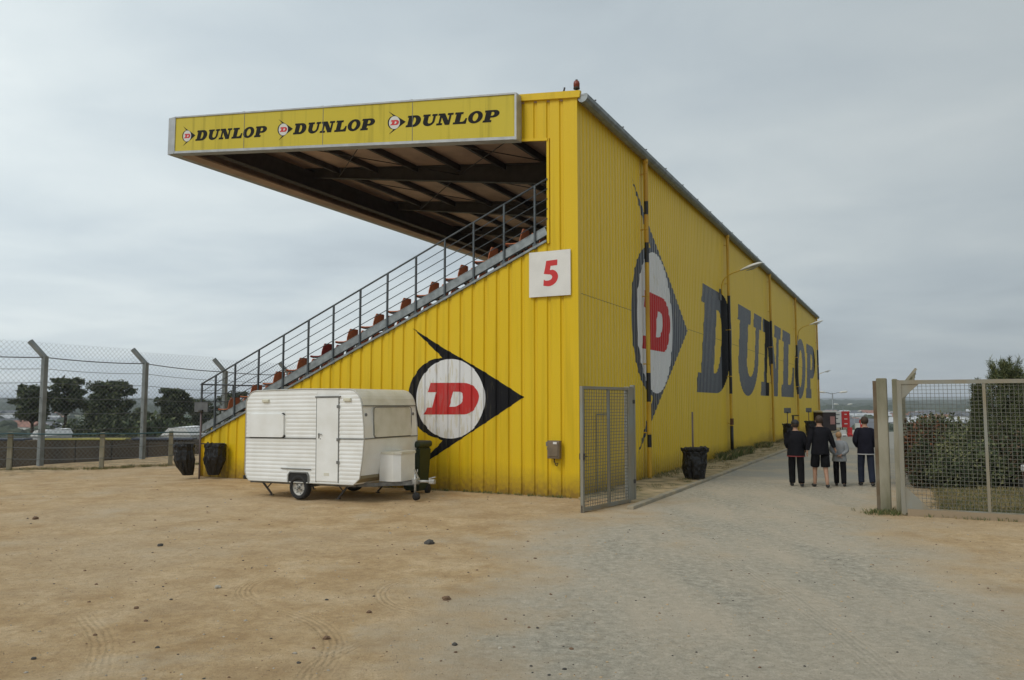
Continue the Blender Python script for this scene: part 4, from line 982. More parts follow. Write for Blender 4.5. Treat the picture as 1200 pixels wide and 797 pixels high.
def bag_mesh(wd, h, dp, seed, top_flare=1.18, sag=0.0, foot=.75, skew=0.0):
    bm = NB(); n, m_ = 40, 26; rg = []
    for j in range(m_ + 1):
        q = j / m_; z = h * (1 - q); wfac = 1.0 + sag * sin(pi * q) - (1 - foot) * max(0, q - .5) * 2
        if q < .10: wfac *= top_flare
        elif q < .16: wfac *= 1.04
        ring = []
        for k in range(n):
            a = 2 * pi * k / n
            fold = .10 * noise.noise(Vector((cos(a) * 2.6 + seed, sin(a) * 2.6, q * 1.1 + seed))) + .075 * noise.noise(Vector((cos(a) * 7 + seed, sin(a) * 7, q * 2.0)))
            fold += .05 * noise.noise(Vector((cos(a) * 12, sin(a) * 12 + seed, q * 9)))
            f = wfac * (1 + fold * 1.9); zz_ = z + (.09 * noise.noise(Vector((cos(a) * 3 + seed, sin(a) * 3, 9))) if q < .14 else 0) + (.03 * noise.noise(Vector((a, q * 5, seed))))
            ring.append(bm.verts.new((wd / 2 * f * cos(a) + skew * q * q, dp / 2 * f * sin(a), max(0.01, zz_))))
        rg.append(ring)
    for A, B in zip(rg, rg[1:]):
        for k in range(n): bm.faces.new((A[k], A[(k + 1) % n], B[(k + 1) % n], B[k]))
    bm.faces.new(rg[-1]); c = bm.verts.new((0, 0, h * .78))
    for k in range(n): bm.faces.new((rg[0][(k + 1) % n], rg[0][k], c))
    return bm
def bag_stand(x, y, label, poleh=1.80, bag=(.58, .80, .46), z0=0.05, seed=1, plate=False, rz=0.0, bagoff=(0, -.26), two=False, zc=None):
    zg = ground_z(x, y) if zc is None else zc
    e = empty('bin_bag_post', (x, y, zg), rz, label, 'bag holder')
    bm = NB(); tube(bm, [(0, 0, -.1), (0, 0, poleh)], .024, 8); build('post', bm, mat('bag_post', (.17, .13, .13), .6, .2, .3, 5), e)
    for sx in ((-1, 1) if two else (1,)):
        ox, oy = (bagoff[0] * sx, bagoff[1])
        bm = NB(); zr = z0 + bag[1]; tube(bm, [(ox + bag[0] * .46 * cos(a), oy + bag[2] * .46 * sin(a), zr) for a in [2 * pi * k / 20 for k in range(20)]], .012, 6, closed=True); bar(bm, (0, 0, zr), (ox * .4, oy * .4, zr), .03, .03); build('ring', bm, STEEL, e)
        bm = bag_mesh(bag[0], bag[1], bag[2], seed + sx * 3, skew=(.13 if sx < 0 else -.02) if two else 0, foot=.55 if two else .8, top_flare=1.12 if two else 1.2, sag=.12 if two else .0)
        o = build('bag', bm, BAG, e, smooth=False); o.location = (ox, oy, z0)
    if plate:
        bm = NB(); b2(bm, (-.18, -.035, poleh - .25), (.18, -.025, poleh + .02)); build('plate', bm, PLATE, e)
        bm = NB(); tube(bm, [(-.0, -.05, poleh - .26), (0, -.05, poleh - .19)], .06, 10); build('clamp', bm, STEEL, e)
    return e
bag_stand(4.98, 21.66, 'black bin bag on a tall thin post in front of the long yellow wall', 1.82, (.62, .82, .50), .03, 2, zc=.05)
p = loc(26.6, -.9); bag_stand(p.x, p.y, 'bin bag post with small plate by the middle of the long wall', 1.80, (.60, .95, .45), .05, 5, True, zc=.055)
p = loc(36.2, -.9); bag_stand(p.x, p.y, 'bin bag post with small plate farthest along the long wall', 1.75, (.60, .9, .45), .05, 8, True, zc=.055)
p = loc(27.2, -1.1); e = empty('black_marker_post', (p.x, p.y, .05), RZ, 'short black square post beside the middle bin bag', 'post')
bm = NB(); b2(bm, (-.05, -.05, -.1), (.05, .05, 1.42), 0, .01); build('shaft', bm, STEEL, e); bm = NB(); b2(bm, (-.07, -.30, 1.40), (.07, .06, 1.45)); build('cap', bm, STEEL, e)
bag_stand(-8.78, 22.15, 'post with a square plate and a black bin bag either side at the stand corner', 2.12, (.50, .88, .40), .10, 11, True, rz=.12, bagoff=(.42, -.02), two=True)

# ================================================================== PEOPLE (seen from behind, walking away)
SKIN = mat('skin', (.42, .24, .16), .55, 0, .12, 12)
def skinned(name, verts, edges, radii, m, parent, sub=1, root=0, extra=None):
    me = bpy.data.meshes.new(name); me.from_pydata(verts, edges, []); o = bpy.data.objects.new(name, me); COL.objects.link(o)
    sk = o.modifiers.new('s', 'SKIN'); sv = me.skin_vertices[0].data
    for i, r in enumerate(radii): sv[i].radius = r if isinstance(r, tuple) else (r, r)
    for i in range(len(verts)): sv[i].use_root = (i == root)
    ss = o.modifiers.new('u', 'SUBSURF'); ss.levels = sub; ss.render_levels = sub
    dg = bpy.context.evaluated_depsgraph_get(); ev = o.evaluated_get(dg); nm = bpy.data.meshes.new_from_object(ev)
    bpy.data.objects.remove(o); nm.name = name
    nm.materials.clear(); nm.materials.append(m)
    if extra:
        bm = bmesh.new(); bm.from_mesh(nm)
        for em in extra: bm.from_mesh(em)
        bm.to_mesh(nm); bm.free()
    for p_ in nm.polygons: p_.use_smooth = True; p_.material_index = 0
    o = bpy.data.objects.new(name, nm); COL.objects.link(o)
    if parent: o.parent = parent
    return o
def person(x, y, H_, rz, label, top, bottom, shorts=False, stride=.16, arms=None, hair=None, cap=False, build_=1.0, bent_l=.0, shoes=None, hem=None, headrot=0):
    e = empty('person', (x, y, ground_z(x, y) + .004), rz, label, 'person', 'people walking away down the road')
    k = H_ / 1.75; B = build_
    def v(a, b, c): return (a * k, b * k, c * k)
    # feet : left forward, right back
    st = stride
    LA, RA_ = (-.105, st, .08), (.115, -st * .9, .10)
    J = {'pel': (0, 0, .93), 'bel': (0, .0, 1.06), 'che': (0, .0, 1.27), 'nek0': (0, .0, 1.44), 'nek': (0, .015, 1.51), 'hd0': (0, .03, 1.585), 'hd1': (0, .03, 1.66), 'hd2': (0, .02, 1.705),
         'lh': (-.10, 0, .90), 'lk': (-.108, st * .55 + .03, .50), 'la': LA, 'lt': (-.13, LA[1] + .13, .035), 'rh': (.10, 0, .90), 'rk': (.112, -st * .25 + .03, .49), 'ra': RA_, 'rt': (.15, RA_[1] + .13, .03),
         'ls': (-.175, -.0, 1.40), 'rs': (.175, 0, 1.40)}
    A = arms or {'le': (-.25, -.03, 1.13), 'lw': (-.27, .06, .89), 're': (.25, -.03, 1.13), 'rw': (.27, .06, .89)}
    J.update(A)
    names = list(J); idx = {n_: i for i, n_ in enumerate(names)}
    E_ = [('pel', 'bel'), ('bel', 'che'), ('che', 'nek0'), ('nek0', 'nek'), ('nek', 'hd0'), ('hd0', 'hd1'), ('hd1', 'hd2'), ('pel', 'lh'), ('lh', 'lk'), ('lk', 'la'), ('la', 'lt'), ('pel', 'rh'), ('rh', 'rk'), ('rk', 'ra'), ('ra', 'rt'),
          ('nek0', 'ls'), ('ls', 'le'), ('le', 'lw'), ('nek0', 'rs'), ('rs', 're'), ('re', 'rw')]
    R_ = {'pel': (.14, .10), 'bel': (.13, .09), 'che': (.155, .105), 'nek0': (.085, .06), 'nek': .050, 'hd0': (.066, .082), 'hd1': (.077, .096), 'hd2': (.055, .07), 'lh': .085, 'lk': .062, 'la': .042, 'lt': (.036, .026), 'rh': .085, 'rk': .062, 'ra': .042, 'rt': (.036, .026),
          'ls': .048, 'le': .041, 'lw': .027, 'rs': .048, 're': .041, 'rw': .027}
    rad = []
    for n_ in names:
        r = R_[n_]; r = r if isinstance(r, tuple) else (r, r); f = B if n_ in ('pel', 'bel', 'che', 'lh', 'rh', 'ls', 'rs') else 1; rad.append((r[0] * k * f, r[1] * k * f))
    # hands
    hands = []
    for sd in 'lr':
        wv = Vector(J[sd + 'w']); ev_ = Vector(J[sd + 'e']); d = (wv - ev_).normalized(); sx = -1 if sd == 'l' else 1
        side = Vector((0, 1, 0)) - d * d.y; side.normalize(); nrm = d.cross(side)
        pv = [wv - d * .02, wv + d * .045, wv + d * .085]; hv = [v(*p_) for p_ in pv]; he = [(0, 1), (1, 2)]; hr = [(.022 * k, .022 * k), (.034 * k, .020 * k), (.036 * k, .017 * k)]
        for q, ln_ in enumerate((.068, .078, .072, .056)):
            b0 = wv + d * .075 + side * (.027 - q * .018); i0 = len(hv); inw = Vector((-sx, 0, 0))
            pts = [b0, b0 + d * ln_ * .5 + inw * .006, b0 + d * ln_ * .9 + inw * .022]
            hv += [v(*p_) for p_ in pts]; he += [(2, i0), (i0, i0 + 1), (i0 + 1, i0 + 2)]; hr += [(.0088 * k,) * 2, (.0084 * k,) * 2, (.0068 * k,) * 2]
        b0 = wv + d * .02 + side * .028; i0 = len(hv); hv += [v(*b0), v(*(b0 + side * .02 + d * .03)), v(*(b0 + side * .022 + d * .058))]; he += [(1, i0), (i0, i0 + 1), (i0 + 1, i0 + 2)]; hr += [(.011 * k,) * 2, (.010 * k,) * 2, (.008 * k,) * 2]
        h = skinned('hand', hv, he, hr, SKIN, None, 1); hands.append(h.data); bpy.data.objects.remove(h)
    # face details (nose, ears) as small lumps joined to the same mesh
    fm = NB()
    hc = Vector(v(0, .03, 1.63))
    for ofs, sc_ in ((Vector((0, .100, -.015)), (.014, .022, .024)), (Vector((-.082, .0, -.005)), (.012, .022, .032)), (Vector((.082, .0, -.005)), (.012, .022, .032)), (Vector((0, .088, -.052)), (.024, .012, .009)), (Vector((-.03, .088, .012)), (.014, .01, .009)), (Vector((.03, .088, .012)), (.014, .01, .009))):
        r = bmesh.ops.create_uvsphere(fm, u_segments=10, v_segments=8, radius=1)
        for q in r['verts']: q.co = Vector((q.co.x * sc_[0], q.co.y * sc_[1], q.co.z * sc_[2])) * k + hc + ofs * k
    fmm = bpy.data.meshes.new('f'); fm.to_mesh(fmm); fm.free()
    body = skinned('body', [v(*J[n_]) for n_ in names], [(idx[a], idx[b]) for a, b in E_], rad, SKIN, e, 2, 0, hands + [fmm])
    # shirt
    def cl(nm, js, es, rr, m, sub=2):
        ns = list(js); ix = {n_: i for i, n_ in enumerate(ns)}
        return skinned(nm, [v(*js[n_]) for n_ in ns], [(ix[a], ix[b]) for a, b in es], [((r if isinstance(r, tuple) else (r, r))[0] * k, (r if isinstance(r, tuple) else (r, r))[1] * k) for r in [rr[n_] for n_ in ns]], m, e, sub)
    sj, se, sr = {}, [], {}
    for sd in 'lr':
        sx = -1 if sd == 'l' else 1
        a, b, c = Vector(J[sd + 's']), Vector(J[sd + 'e']), Vector(J[sd + 'w']); sj[sd + 'i'] = (sx * .09, 0, 1.40); sj[sd + 's'] = tuple(a); sj[sd + 'e'] = tuple(b); sj[sd + 'b'] = tuple(b.lerp(c, .86)); sj[sd + 'c'] = tuple(b.lerp(c, .93))
        se += [(sd + 'i', sd + 's'), (sd + 's', sd + 'e'), (sd + 'e', sd + 'b'), (sd + 'b', sd + 'c')]; sr.update({sd + 'i': .085, sd + 's': .088 * B, sd + 'e': .066 * B, sd + 'b': .052, sd + 'c': .050})
    se.append(('li', 'ri'))
    tm = NB(); rg_ = []
    for z_, rx, ry in ((.815, .17, .12), (.80, .19, .14), (.83, .196, .146), (.95, .184, .136), (1.1, .172, .126), (1.25, .188, .132), (1.36, .192, .12), (1.42, .155, .10), (1.455, .10, .078), (1.485, .068, .066), (1.47, .055, .055)):
        rg_.append([tm.verts.new(v(rx * B * cos(q) * (1 + .03 * noise.noise(Vector((cos(q) * 3, sin(q) * 3, z_ * 9 + x)))), ry * B * sin(q) + .0, z_ + .008 * noise.noise(Vector((q, z_ * 4, x))))) for q in [2 * pi * i_ / 28 for i_ in range(28)]])
    for A_, B_ in zip(rg_, rg_[1:]):
        for i_ in range(28): tm.faces.new((A_[i_], A_[(i_ + 1) % 28], B_[(i_ + 1) % 28], B_[i_]))
    tm.faces.new(rg_[0][::-1]); tmm = bpy.data.meshes.new('t'); tm.to_mesh(tmm); tm.free()
    jk = skinned('jacket', [v(*p_) for p_ in sj.values()], [(list(sj).index(a), list(sj).index(b)) for a, b in se], [(sr[n_] * k, sr[n_] * k) for n_ in sj], top, e, 2, 0, [tmm])
    if hem:
        bm = NB(); tube(bm, [(.190 * B * k * cos(a), .141 * B * k * sin(a), .806 * k) for a in [2 * pi * q / 28 for q in range(28)]], .016 * k, 6, closed=True); build('waist_band', bm, hem, e)
    # trousers or shorts
    tj = {'pel': (0, -.005, .95)}; te = []; tr = {'pel': (.120 * B, .085 * B)}
    for sd in 'lr':
        a, b, c = Vector(J[sd + 'h']), Vector(J[sd + 'k']), Vector(J[sd + 'a']); tj[sd + 'h'] = tuple(a - Vector((0, 0, .03))); te.append(('pel', sd + 'h')); tr[sd + 'h'] = .098 * B
        if shorts:
            tj[sd + 'm'] = tuple(a.lerp(b, .5)); tj[sd + 'n'] = tuple(a.lerp(b, .95)); tj[sd + 'k'] = tuple(a.lerp(b, 1.0)); te += [(sd + 'h', sd + 'm'), (sd + 'm', sd + 'n'), (sd + 'n', sd + 'k')]; tr.update({sd + 'm': .120, sd + 'n': .116, sd + 'k': .115})
        else:
            tj[sd + 'k'] = tuple(b); tj[sd + 'd'] = tuple(b.lerp(c, .93)); tj[sd + 'c'] = tuple(c + Vector((0, -.005, -.01))); te += [(sd + 'h', sd + 'k'), (sd + 'k', sd + 'd'), (sd + 'd', sd + 'c')]; tr.update({sd + 'k': .084 * B, sd + 'd': .074 * B, sd + 'c': .072 * B})
    cl('shorts' if shorts else 'trousers', tj, te, tr, bottom)
    for sd in 'lr':
        a, t_ = Vector(J[sd + 'a']), Vector(J[sd + 't'])
        fj = {'h': tuple(a + Vector((0, -.035, -.035))), 'm': tuple(a.lerp(t_, .5) + Vector((0, 0, -.012))), 't': tuple(t_ + Vector((0, .02, .0)))}; cl('shoe', fj, [('h', 'm'), ('m', 't')], {'h': (.055, .052), 'm': (.055, .048), 't': (.050, .035)}, shoes or mat('shoe_dark', (.03, .03, .03), .6))
    # hair
    bm = NB(); r = bmesh.ops.create_uvsphere(bm, u_segments=24, v_segments=18, radius=1)
    for q in bm.verts[:]:
        c = q.co.copy(); n_ = 1 + .05 * noise.noise(c * 3.5) + .04 * noise.noise(c * 9); q.co = Vector((c.x * .094, c.y * .112 - .004, c.z * .106)) * k * n_ + Vector(v(0, .025, 1.655))
    kill = [q for q in bm.verts if (q.co.y > (.055 * k) and q.co.z < 1.69 * k) or q.co.z < 1.565 * k]
    bmesh.ops.delete(bm, geom=kill, context='VERTS')
    build('hair', bm, hair, e, smooth=True)
    if cap:
        bm = NB(); r = bmesh.ops.create_uvsphere(bm, u_segments=24, v_segments=14, radius=1)
        for q in bm.verts: q.co = Vector((q.co.x * .104, q.co.y * .122, max(q.co.z, -.12) * .10)) * k + Vector(v(0, .02, 1.685))
        prism(bm, [(a_ * k, b_ * k + .02 * k) for a_, b_ in ((-.09, .08), (-.07, .18), (0, .205), (.07, .18), (.09, .08))], lambda a, b, c: Vector((a, b, c)), 1.672 * k, 1.684 * k)
        build('cap', bm, mat('cap_black', (.02, .02, .022), .7), e, smooth=True)
    return e
HB = mat('hair_brown', (.045, .028, .018), .7); HR = mat('hair_fair', (.36, .21, .10), .7)
BLKC = mat('cloth_black', (.016, .016, .020), .85, 0, .3, 6, .3, 20, spec=.08); BLKC2 = mat('cloth_black_trousers', (.013, .013, .015), .85, 0, .3, 6, .3, 20, spec=.08)
NAVY = mat('cloth_navy', (.018, .018, .028), .85, 0, .3, 6, .3, 20, spec=.08); GREYC = mat('cloth_grey', (.27, .285, .30), .9, 0, .2, 6, .4, 20, spec=.08); JEAN = mat('cloth_denim', (.028, .034, .055), .85, 0, .25, 6, .3, 30, spec=.08)
arms_in = {'le': (-.22, -.03, 1.16), 'lw': (-.12, .13, 1.02), 're': (.23, -.04, 1.16), 'rw': (.13, .14, 1.02)}
pz = -.26
p1 = person(7.23, 20.05, 1.66, pz - .05, 'person in black tracksuit and cap at the left end of the group', BLKC, BLKC2, False, .14, {'le': (-.24, -.02, 1.15), 'lw': (-.20, .17, 1.02), 're': (.25, -.02, 1.15), 'rw': (.24, .13, .97)}, HB, True, 1.18, hem=mat('red_stripe', (.22, .03, .03), .7))
p2 = person(7.75, 19.80, 1.79, pz + .1, 'tall person in black top and black knee shorts with bare calves', BLKC, BLKC2, True, .17, {'le': (-.27, -.07, 1.14), 'lw': (-.31, -.06, .89), 're': (.28, .04, 1.15), 'rw': (.36, .10, .96)}, HB, False, 1.12)
bm = NB()
for yy in (-.128,): 
    bar(bm, (.217, -.03, .86), (.214, -.02, .56), .008, .03)
build('side_stripe', bm, mat('white_stripe', (.5, .5, .5), .7), p2)
p3 = person(8.36, 20.12, 1.37, pz - .15, 'child in grey top and black trousers with fair hair, hands held behind', GREYC, BLKC2, False, .19, {'le': (-.25, -.08, 1.14), 'lw': (-.03, -.17, 1.0), 're': (.25, -.08, 1.14), 'rw': (.06, -.19, 1.02)}, HR, False, 1.15)
p4 = person(9.04, 20.12, 1.76, pz, 'person in dark navy sweater and blue jeans partly behind the gate pillar', NAVY, JEAN, False, .13, {'le': (-.26, -.03, 1.14), 'lw': (-.17, .12, .98), 're': (.26, -.03, 1.14), 'rw': (.18, .12, .98)}, HB, False, 1.05, hem=mat('white_hem', (.36, .36, .36), .7))
# ================================================================== FAR PROPS ALONG THE ROAD
def at_px(px, py, y):
    X = (px - 600) / 915; Y = (398.5 - py) / 915; P_ = radians(4.655); fy = cos(P_) - Y * sin(P_); fz = sin(P_) + Y * cos(P_)
    return Vector((X / fy * y, y, EYE + fz / fy * y))
def placard(x, y, zb, zt, wd, lab, m, m2, lines, kind='banner'):
    zg = ground_z(x, y); e = empty(kind + '_sign', (x, y, zg), 0, lab, 'sign')
    bm = NB(); b2(bm, (-wd / 2, -.03, zb - zg), (wd / 2, .03, zt - zg), 0, .01); pn = build('panel', bm, m, e)
    for sx in (-1, 1): bm = NB(); b2(bm, (sx * wd * .4 - .03, .03, 0), (sx * wd * .4 + .03, .08, zt - zg)); build('leg', bm, STEEL, e)
    for i, (u0, v0, u1, v1) in enumerate(lines):
        bm = NB(); h_ = zt - zb; b2(bm, (-wd / 2 + u0 * wd, -.036, zb - zg + v0 * h_), (-wd / 2 + u1 * wd, -.031, zb - zg + v1 * h_)); build('stripe', bm, m2, pn)
    return e
y = 62.0
pa = at_px(981.5, 492, y); placard(pa.x, y, at_px(0, 501, y).z, at_px(0, 483, y).z, .55, 'white panel sign beside the red one at the far end of the road', WSIGN, PLATE, [(.2, .8, .8, .86), (.2, .55, .55, .62), (.15, .2, .8, .3)])
pa = at_px(991, 492, y); placard(pa.x, y, at_px(0, 501, y).z, at_px(0, 482, y).z, .62, 'red panel sign with pale patches at the far end of the road', REDS, WSIGN, [(.35, .78, .65, .84), (.3, .5, .7, .55), (.3, .2, .7, .26)])
pa = at_px(1005, 500, 55); placard(pa.x, 55, at_px(0, 513, 55).z, at_px(0, 496, 55).z, .35, 'narrow white panel sign left of the person in jeans', WSIGN, PLATE, [(.2, .3, .8, .5)])
pa = at_px(1011, 500, 56); placard(pa.x, 56, at_px(0, 505, 56).z, at_px(0, 492, 56).z, .45, 'small red panel sign just left of the gate pillar', REDS, WSIGN, [(.2, .6, .7, .8)])
# red and white barriers
for i, (px, py, m_, lab) in enumerate([(996, 509, REDS, 'red plastic road barrier beyond the child'), (988, 512, WSIGN, 'white plastic road barrier tilted beside the red one'), (1002, 513, WSIGN, 'white plastic road barrier right of the red one')]):
    yb = 50.0; q = at_px(px, py, yb); zg = ground_z(q.x, yb); e = empty('road_barrier', (q.x, yb, zg), .3 * i, lab, 'barrier', 'plastic barriers at the road end')
    bm = NB(); prism(bm, [(-.22, 0), (-.20, .2), (-.08, .32), (-.06, .78), (.06, .78), (.08, .32), (.20, .2), (.22, 0)], lambda a, b, c: Vector((c, a, b)), -.32, .32); build('block', bm, m_, e); e.scale = ((.45, .6, .75) if i == 0 else (.7, .6, .55))
    bm = NB(); b2(bm, (-.2, -.235, .05), (.2, -.2, .12)); build('foot', bm, STEEL, e)
# dark kiosk past wall end
q = at_px(966, 500, 60); zg = ground_z(q.x, 60); e = empty('kiosk', (q.x + .05, 60, zg), .3, 'small dark kiosk with a pale roof just past the wall end', 'kiosk')
bm = NB(); b2(bm, (-.65, -.6, 0), (.55, .6, 1.5)); build('wall', bm, mat('kiosk_dark', (.05, .035, .035), .6, 0, .3, 2), e)
bm = NB(); b2(bm, (-.75, -.7, 1.5), (.65, .7, 1.62), 0, .02); build('roof', bm, WSIGN, e)
bm = NB(); b2(bm, (.0, -.62, .6), (.42, -.6, 1.2)); build('poster', bm, mat('poster_pink', (.45, .22, .2), .6), e)
# street lamps beyond
def street_lamp(px, base_y, top_px, y, lab, double=True):
    q = at_px(px, top_px, y); zg = ground_z(q.x, y); e = empty('street_lamp', (q.x, y, zg), 0, lab, 'street lamp', 'street lamps down the road'); h_ = q.z - zg
    bm = NB(); tube(bm, [(0, 0, 0), (0, 0, h_)], [.09, .05], 8); build('pole', bm, GALV, e)
    for sx in ((-1, 1) if double else (-1,)):
        bm = NB(); tube(bm, [(0, 0, h_ - .1), (sx * .5, 0, h_ + .02), (sx * .75, 0, h_ + .05)], .03, 6); build('arm', bm, GALV, e)
        bm = NB(); tube(bm, [(sx * .65, 0, h_ + .03), (sx * .9, 0, h_ + .08), (sx * 1.35, 0, h_ + .12), (sx * 1.45, 0, h_ + .12)], [.04, .10, .09, .03], 8); build('lamp_head', bm, LAMPW, e)
    return e
street_lamp(975.5, 503, 460.5, 75, 'double armed street lamp rising above the red and white signs')
street_lamp(988, 503, 474.5, 120, 'distant double armed street lamp, first of the far row')
street_lamp(1001, 503, 482.5, 150, 'distant double armed street lamp, second of the far row')
street_lamp(1012, 503, 486.5, 170, 'distant double armed street lamp nearest the gate pillar')
# ================================================================== TREES
DG = [mat('pine_dark', (0.040, 0.056, 0.026), .8), mat('pine_mid', (0.060, 0.080, 0.034), .8), mat('pine_light', (0.115, 0.130, 0.058), .8)]
BK = mat('bark', (0.085, 0.062, 0.045), .9, 0, .4, 5, .6, 20)
LEAFPICK = [None]
def leafs(bm, c, rad, n, size, rg, mats=3, flat=1.0, shell=.35, elong=1.6, updir=None, bias=None):
    for _ in range(n):
        d = Vector((rg.gauss(0, 1), rg.gauss(0, 1), rg.gauss(0, 1))); d.normalize(); q = shell + (1 - shell) * rg.random() ** .5
        p_ = Vector((c[0] + d.x * rad[0] * q, c[1] + d.y * rad[1] * q, c[2] + d.z * rad[2] * q))
        a = Vector((rg.gauss(0, 1), rg.gauss(0, 1), rg.gauss(0, 1) * flat)); 
        if updir: a = a * .45 + d * .6 + Vector(updir)
        a.normalize()
        b_ = a.cross(Vector((rg.gauss(0, 1), rg.gauss(0, 1), rg.gauss(0, 1)))); 
        if b_.length < .01: continue
        b_.normalize(); s_ = size * rg.uniform(.6, 1.4); L_ = s_ * elong; w_ = s_ * .5
        v = [bm.verts.new(p_ - b_ * w_ * .5), bm.verts.new(p_ + a * L_ * .5 - b_ * w_), bm.verts.new(p_ + a * L_), bm.verts.new(p_ + a * L_ * .5 + b_ * w_)]
        f = bm.faces.new(v); f.material_index = min(mats - 1, int(rg.random() * mats)) if LEAFPICK[0] is None or rg.random() < .35 else LEAFPICK[0]
def pine(px, top_px, y, wpx, crown_frac, lab, seed, group='pines beyond the track', clumps=26, lean=0.0, n=210, size=.15):
    clumps = int(clumps * 1.7)
    rg = random.Random(seed); q = at_px(px, top_px, y); zg = ground_z(q.x, y); H_ = q.z - zg; wd = wpx / 915 * y / 2
    e = empty('pine_tree', (q.x, y, zg), 0, lab, 'tree', group)
    bm = NB(); pts = [(lean * f * H_ + .12 * sin(f * 5 + seed) * H_ * .06, .1 * sin(f * 3), f * H_ * .93 - .2) for f in [i / 6 for i in range(7)]]
    tube(bm, pts, [.028 * H_ * (1 - .75 * i / 6) for i in range(7)], 8)
    bc = []
    z0 = H_ * (1 - crown_frac)
    for i in range(clumps):
        f = rg.random(); zc = z0 + (H_ - z0) * (0.06 + .88 * f); prof = sin(pi * min(1, (.18 + .82 * (1 - f)) * 1.0)) ** .6 if f > .25 else .75 + f
        rr = wd * prof * rg.uniform(.25, .95); a = rg.uniform(0, 2 * pi); ox = lean * zc; c = Vector((ox + rr * cos(a), rr * sin(a), zc)); bc.append(c)
        st = Vector((ox, 0, max(z0 * .8, zc - rr * .5)))
        tube(bm, [st, st.lerp(c, .5) + Vector((0, 0, .1)), c], [.012 * H_, .008 * H_, .004 * H_], 5)
    build('trunk', bm, BK, e)
    bm = NB()
    for c in bc:
        r = wd * rg.uniform(.13, .32); leafs(bm, c, (r * rg.uniform(.9, 1.5), r, r * rg.uniform(.35, .75)), n, size * rg.uniform(.8, 1.3), rg, 3, 1, .0)
    leafs(bm, (lean * H_, 0, H_ * .93), (wd * .3, wd * .3, H_ * .05), n, size, rg)
    leafs(bm, (lean * H_ * .7, 0, (z0 + H_) / 2), (wd * .8, wd * .8, (H_ - z0) * .48), 700, size, rg, 3, 1, .3)
    build('crown', bm, DG, e); return e
pine(40, 450, 78, 42, .40, 'leftmost pine with thin bare trunk beyond the debris fence', 1, clumps=34)
pine(79, 443, 80, 42, .36, 'flat topped pine, second from the left beyond the fence', 2, clumps=34)
pine(131, 444, 76, 50, .70, 'tall bushy pine in the middle of the left tree group', 3, clumps=58)
pine(108, 468, 84, 34, .62, 'shorter pine between the flat topped and the bushy pine', 4, clumps=28)
pine(205, 455, 82, 38, .50, 'rounded pine right of the second debris fence post', 5, clumps=42)
pine(236, 466, 86, 34, .66, 'pine just behind the square plate at the stand corner', 6, clumps=34)
pine(272, 458, 90, 44, .62, 'pine seen through the lower end of the stair railing', 9, clumps=34)
pine(165, 476, 90, 36, .66, 'low pine between the two tall pine groups', 7, clumps=28)
# low bushes below the pines
BG = [mat('bush_dark', (0.035, 0.055, 0.022), .8), mat('bush_mid', (0.060, 0.085, 0.030), .8), mat('bush_olive', (0.10, 0.115, 0.045), .8)]
def bush(x, y, rx, ry, h_, lab, seed, size=.12, n=2600, mats=None, group=None, name='bush', lobes=7, extra=None, zbase=None, cat='bush'):
    rg = random.Random(seed); zg = ground_z(x, y) if zbase is None else zbase; e = empty(name, (x, y, zg), 0, lab, cat, group)
    bm = NB(); L_ = []
    for i in range(lobes):
        a = rg.uniform(0, 2 * pi); q = rg.uniform(.15, .75); hh = h_ * rg.uniform(.5, .86); L_.append(Vector((rx * q * cos(a), ry * q * sin(a), hh))); p_ = L_[-1]
        tube(bm, [(p_.x * .1, p_.y * .1, -.1), (p_.x * .5, p_.y * .5, hh * .5), tuple(p_)], [.03 * h_ / 2, .02 * h_ / 2, .008], 5)
    build('stems', bm, BK, e)
    bm = NB()
    for p_ in L_:
        rr = rg.uniform(.24, .44); LEAFPICK[0] = rg.choice([0, 1, 1, 2])
        leafs(bm, (p_.x, p_.y, p_.z * .85), (rx * rr * 1.1, ry * rr * 1.1, h_ * rr * .55), n // lobes, size, rg, 3, 1, .45)
    LEAFPICK[0] = None
    leafs(bm, (0, 0, h_ * .36), (rx * .92, ry * .92, h_ * .42), n // 2, size, rg, 3, 1, .6)
    for p_ in L_:      # loose shoots sticking out of the top
        for _ in range(5):
            q = Vector((p_.x + rg.gauss(0, rx * .2), p_.y + rg.gauss(0, ry * .2), p_.z + h_ * .05)); leafs(bm, tuple(q + Vector((0, 0, h_ * .08))), (size * .5, size * .5, h_ * .16), 14, size * .9, rg, 3)
    build('foliage', bm, mats or BG, e); return e
bush(-30, 74, 5, 3, 1.9, 'wide dark bush below the leftmost pines', 21, .34, 3600, group='bushes below the pines')
bush(-37.5, 70, 5, 3, 1.8, 'low bush at the left edge beyond the barrier', 26, .34, 2400, group='bushes below the pines')
bush(-32, 74, 4, 3, 3.8, 'dark bush between the bushy pine and second fence post', 22, .36, 3600, group='bushes below the pines')
for k_, (px_, tp, wp, yy) in enumerate([(70, 491, 34, 82), (100, 482, 40, 78), (135, 476, 44, 74), (170, 484, 36, 80), (205, 486, 44, 79), (240, 484, 40, 82), (280, 486, 44, 84)]):
    q = at_px(px_, tp, yy); zg = ground_z(q.x, yy); bush(q.x, yy, wp / 915 * yy / 2 * 1.25, 3, (q.z - zg) * .85, 'dark shrub in the belt below the pines, number place %s from the left' % ordn[k_].replace('lowest', 'first'), 40 + k_, .2, 7000, DG, 'shrub belt below the pines')
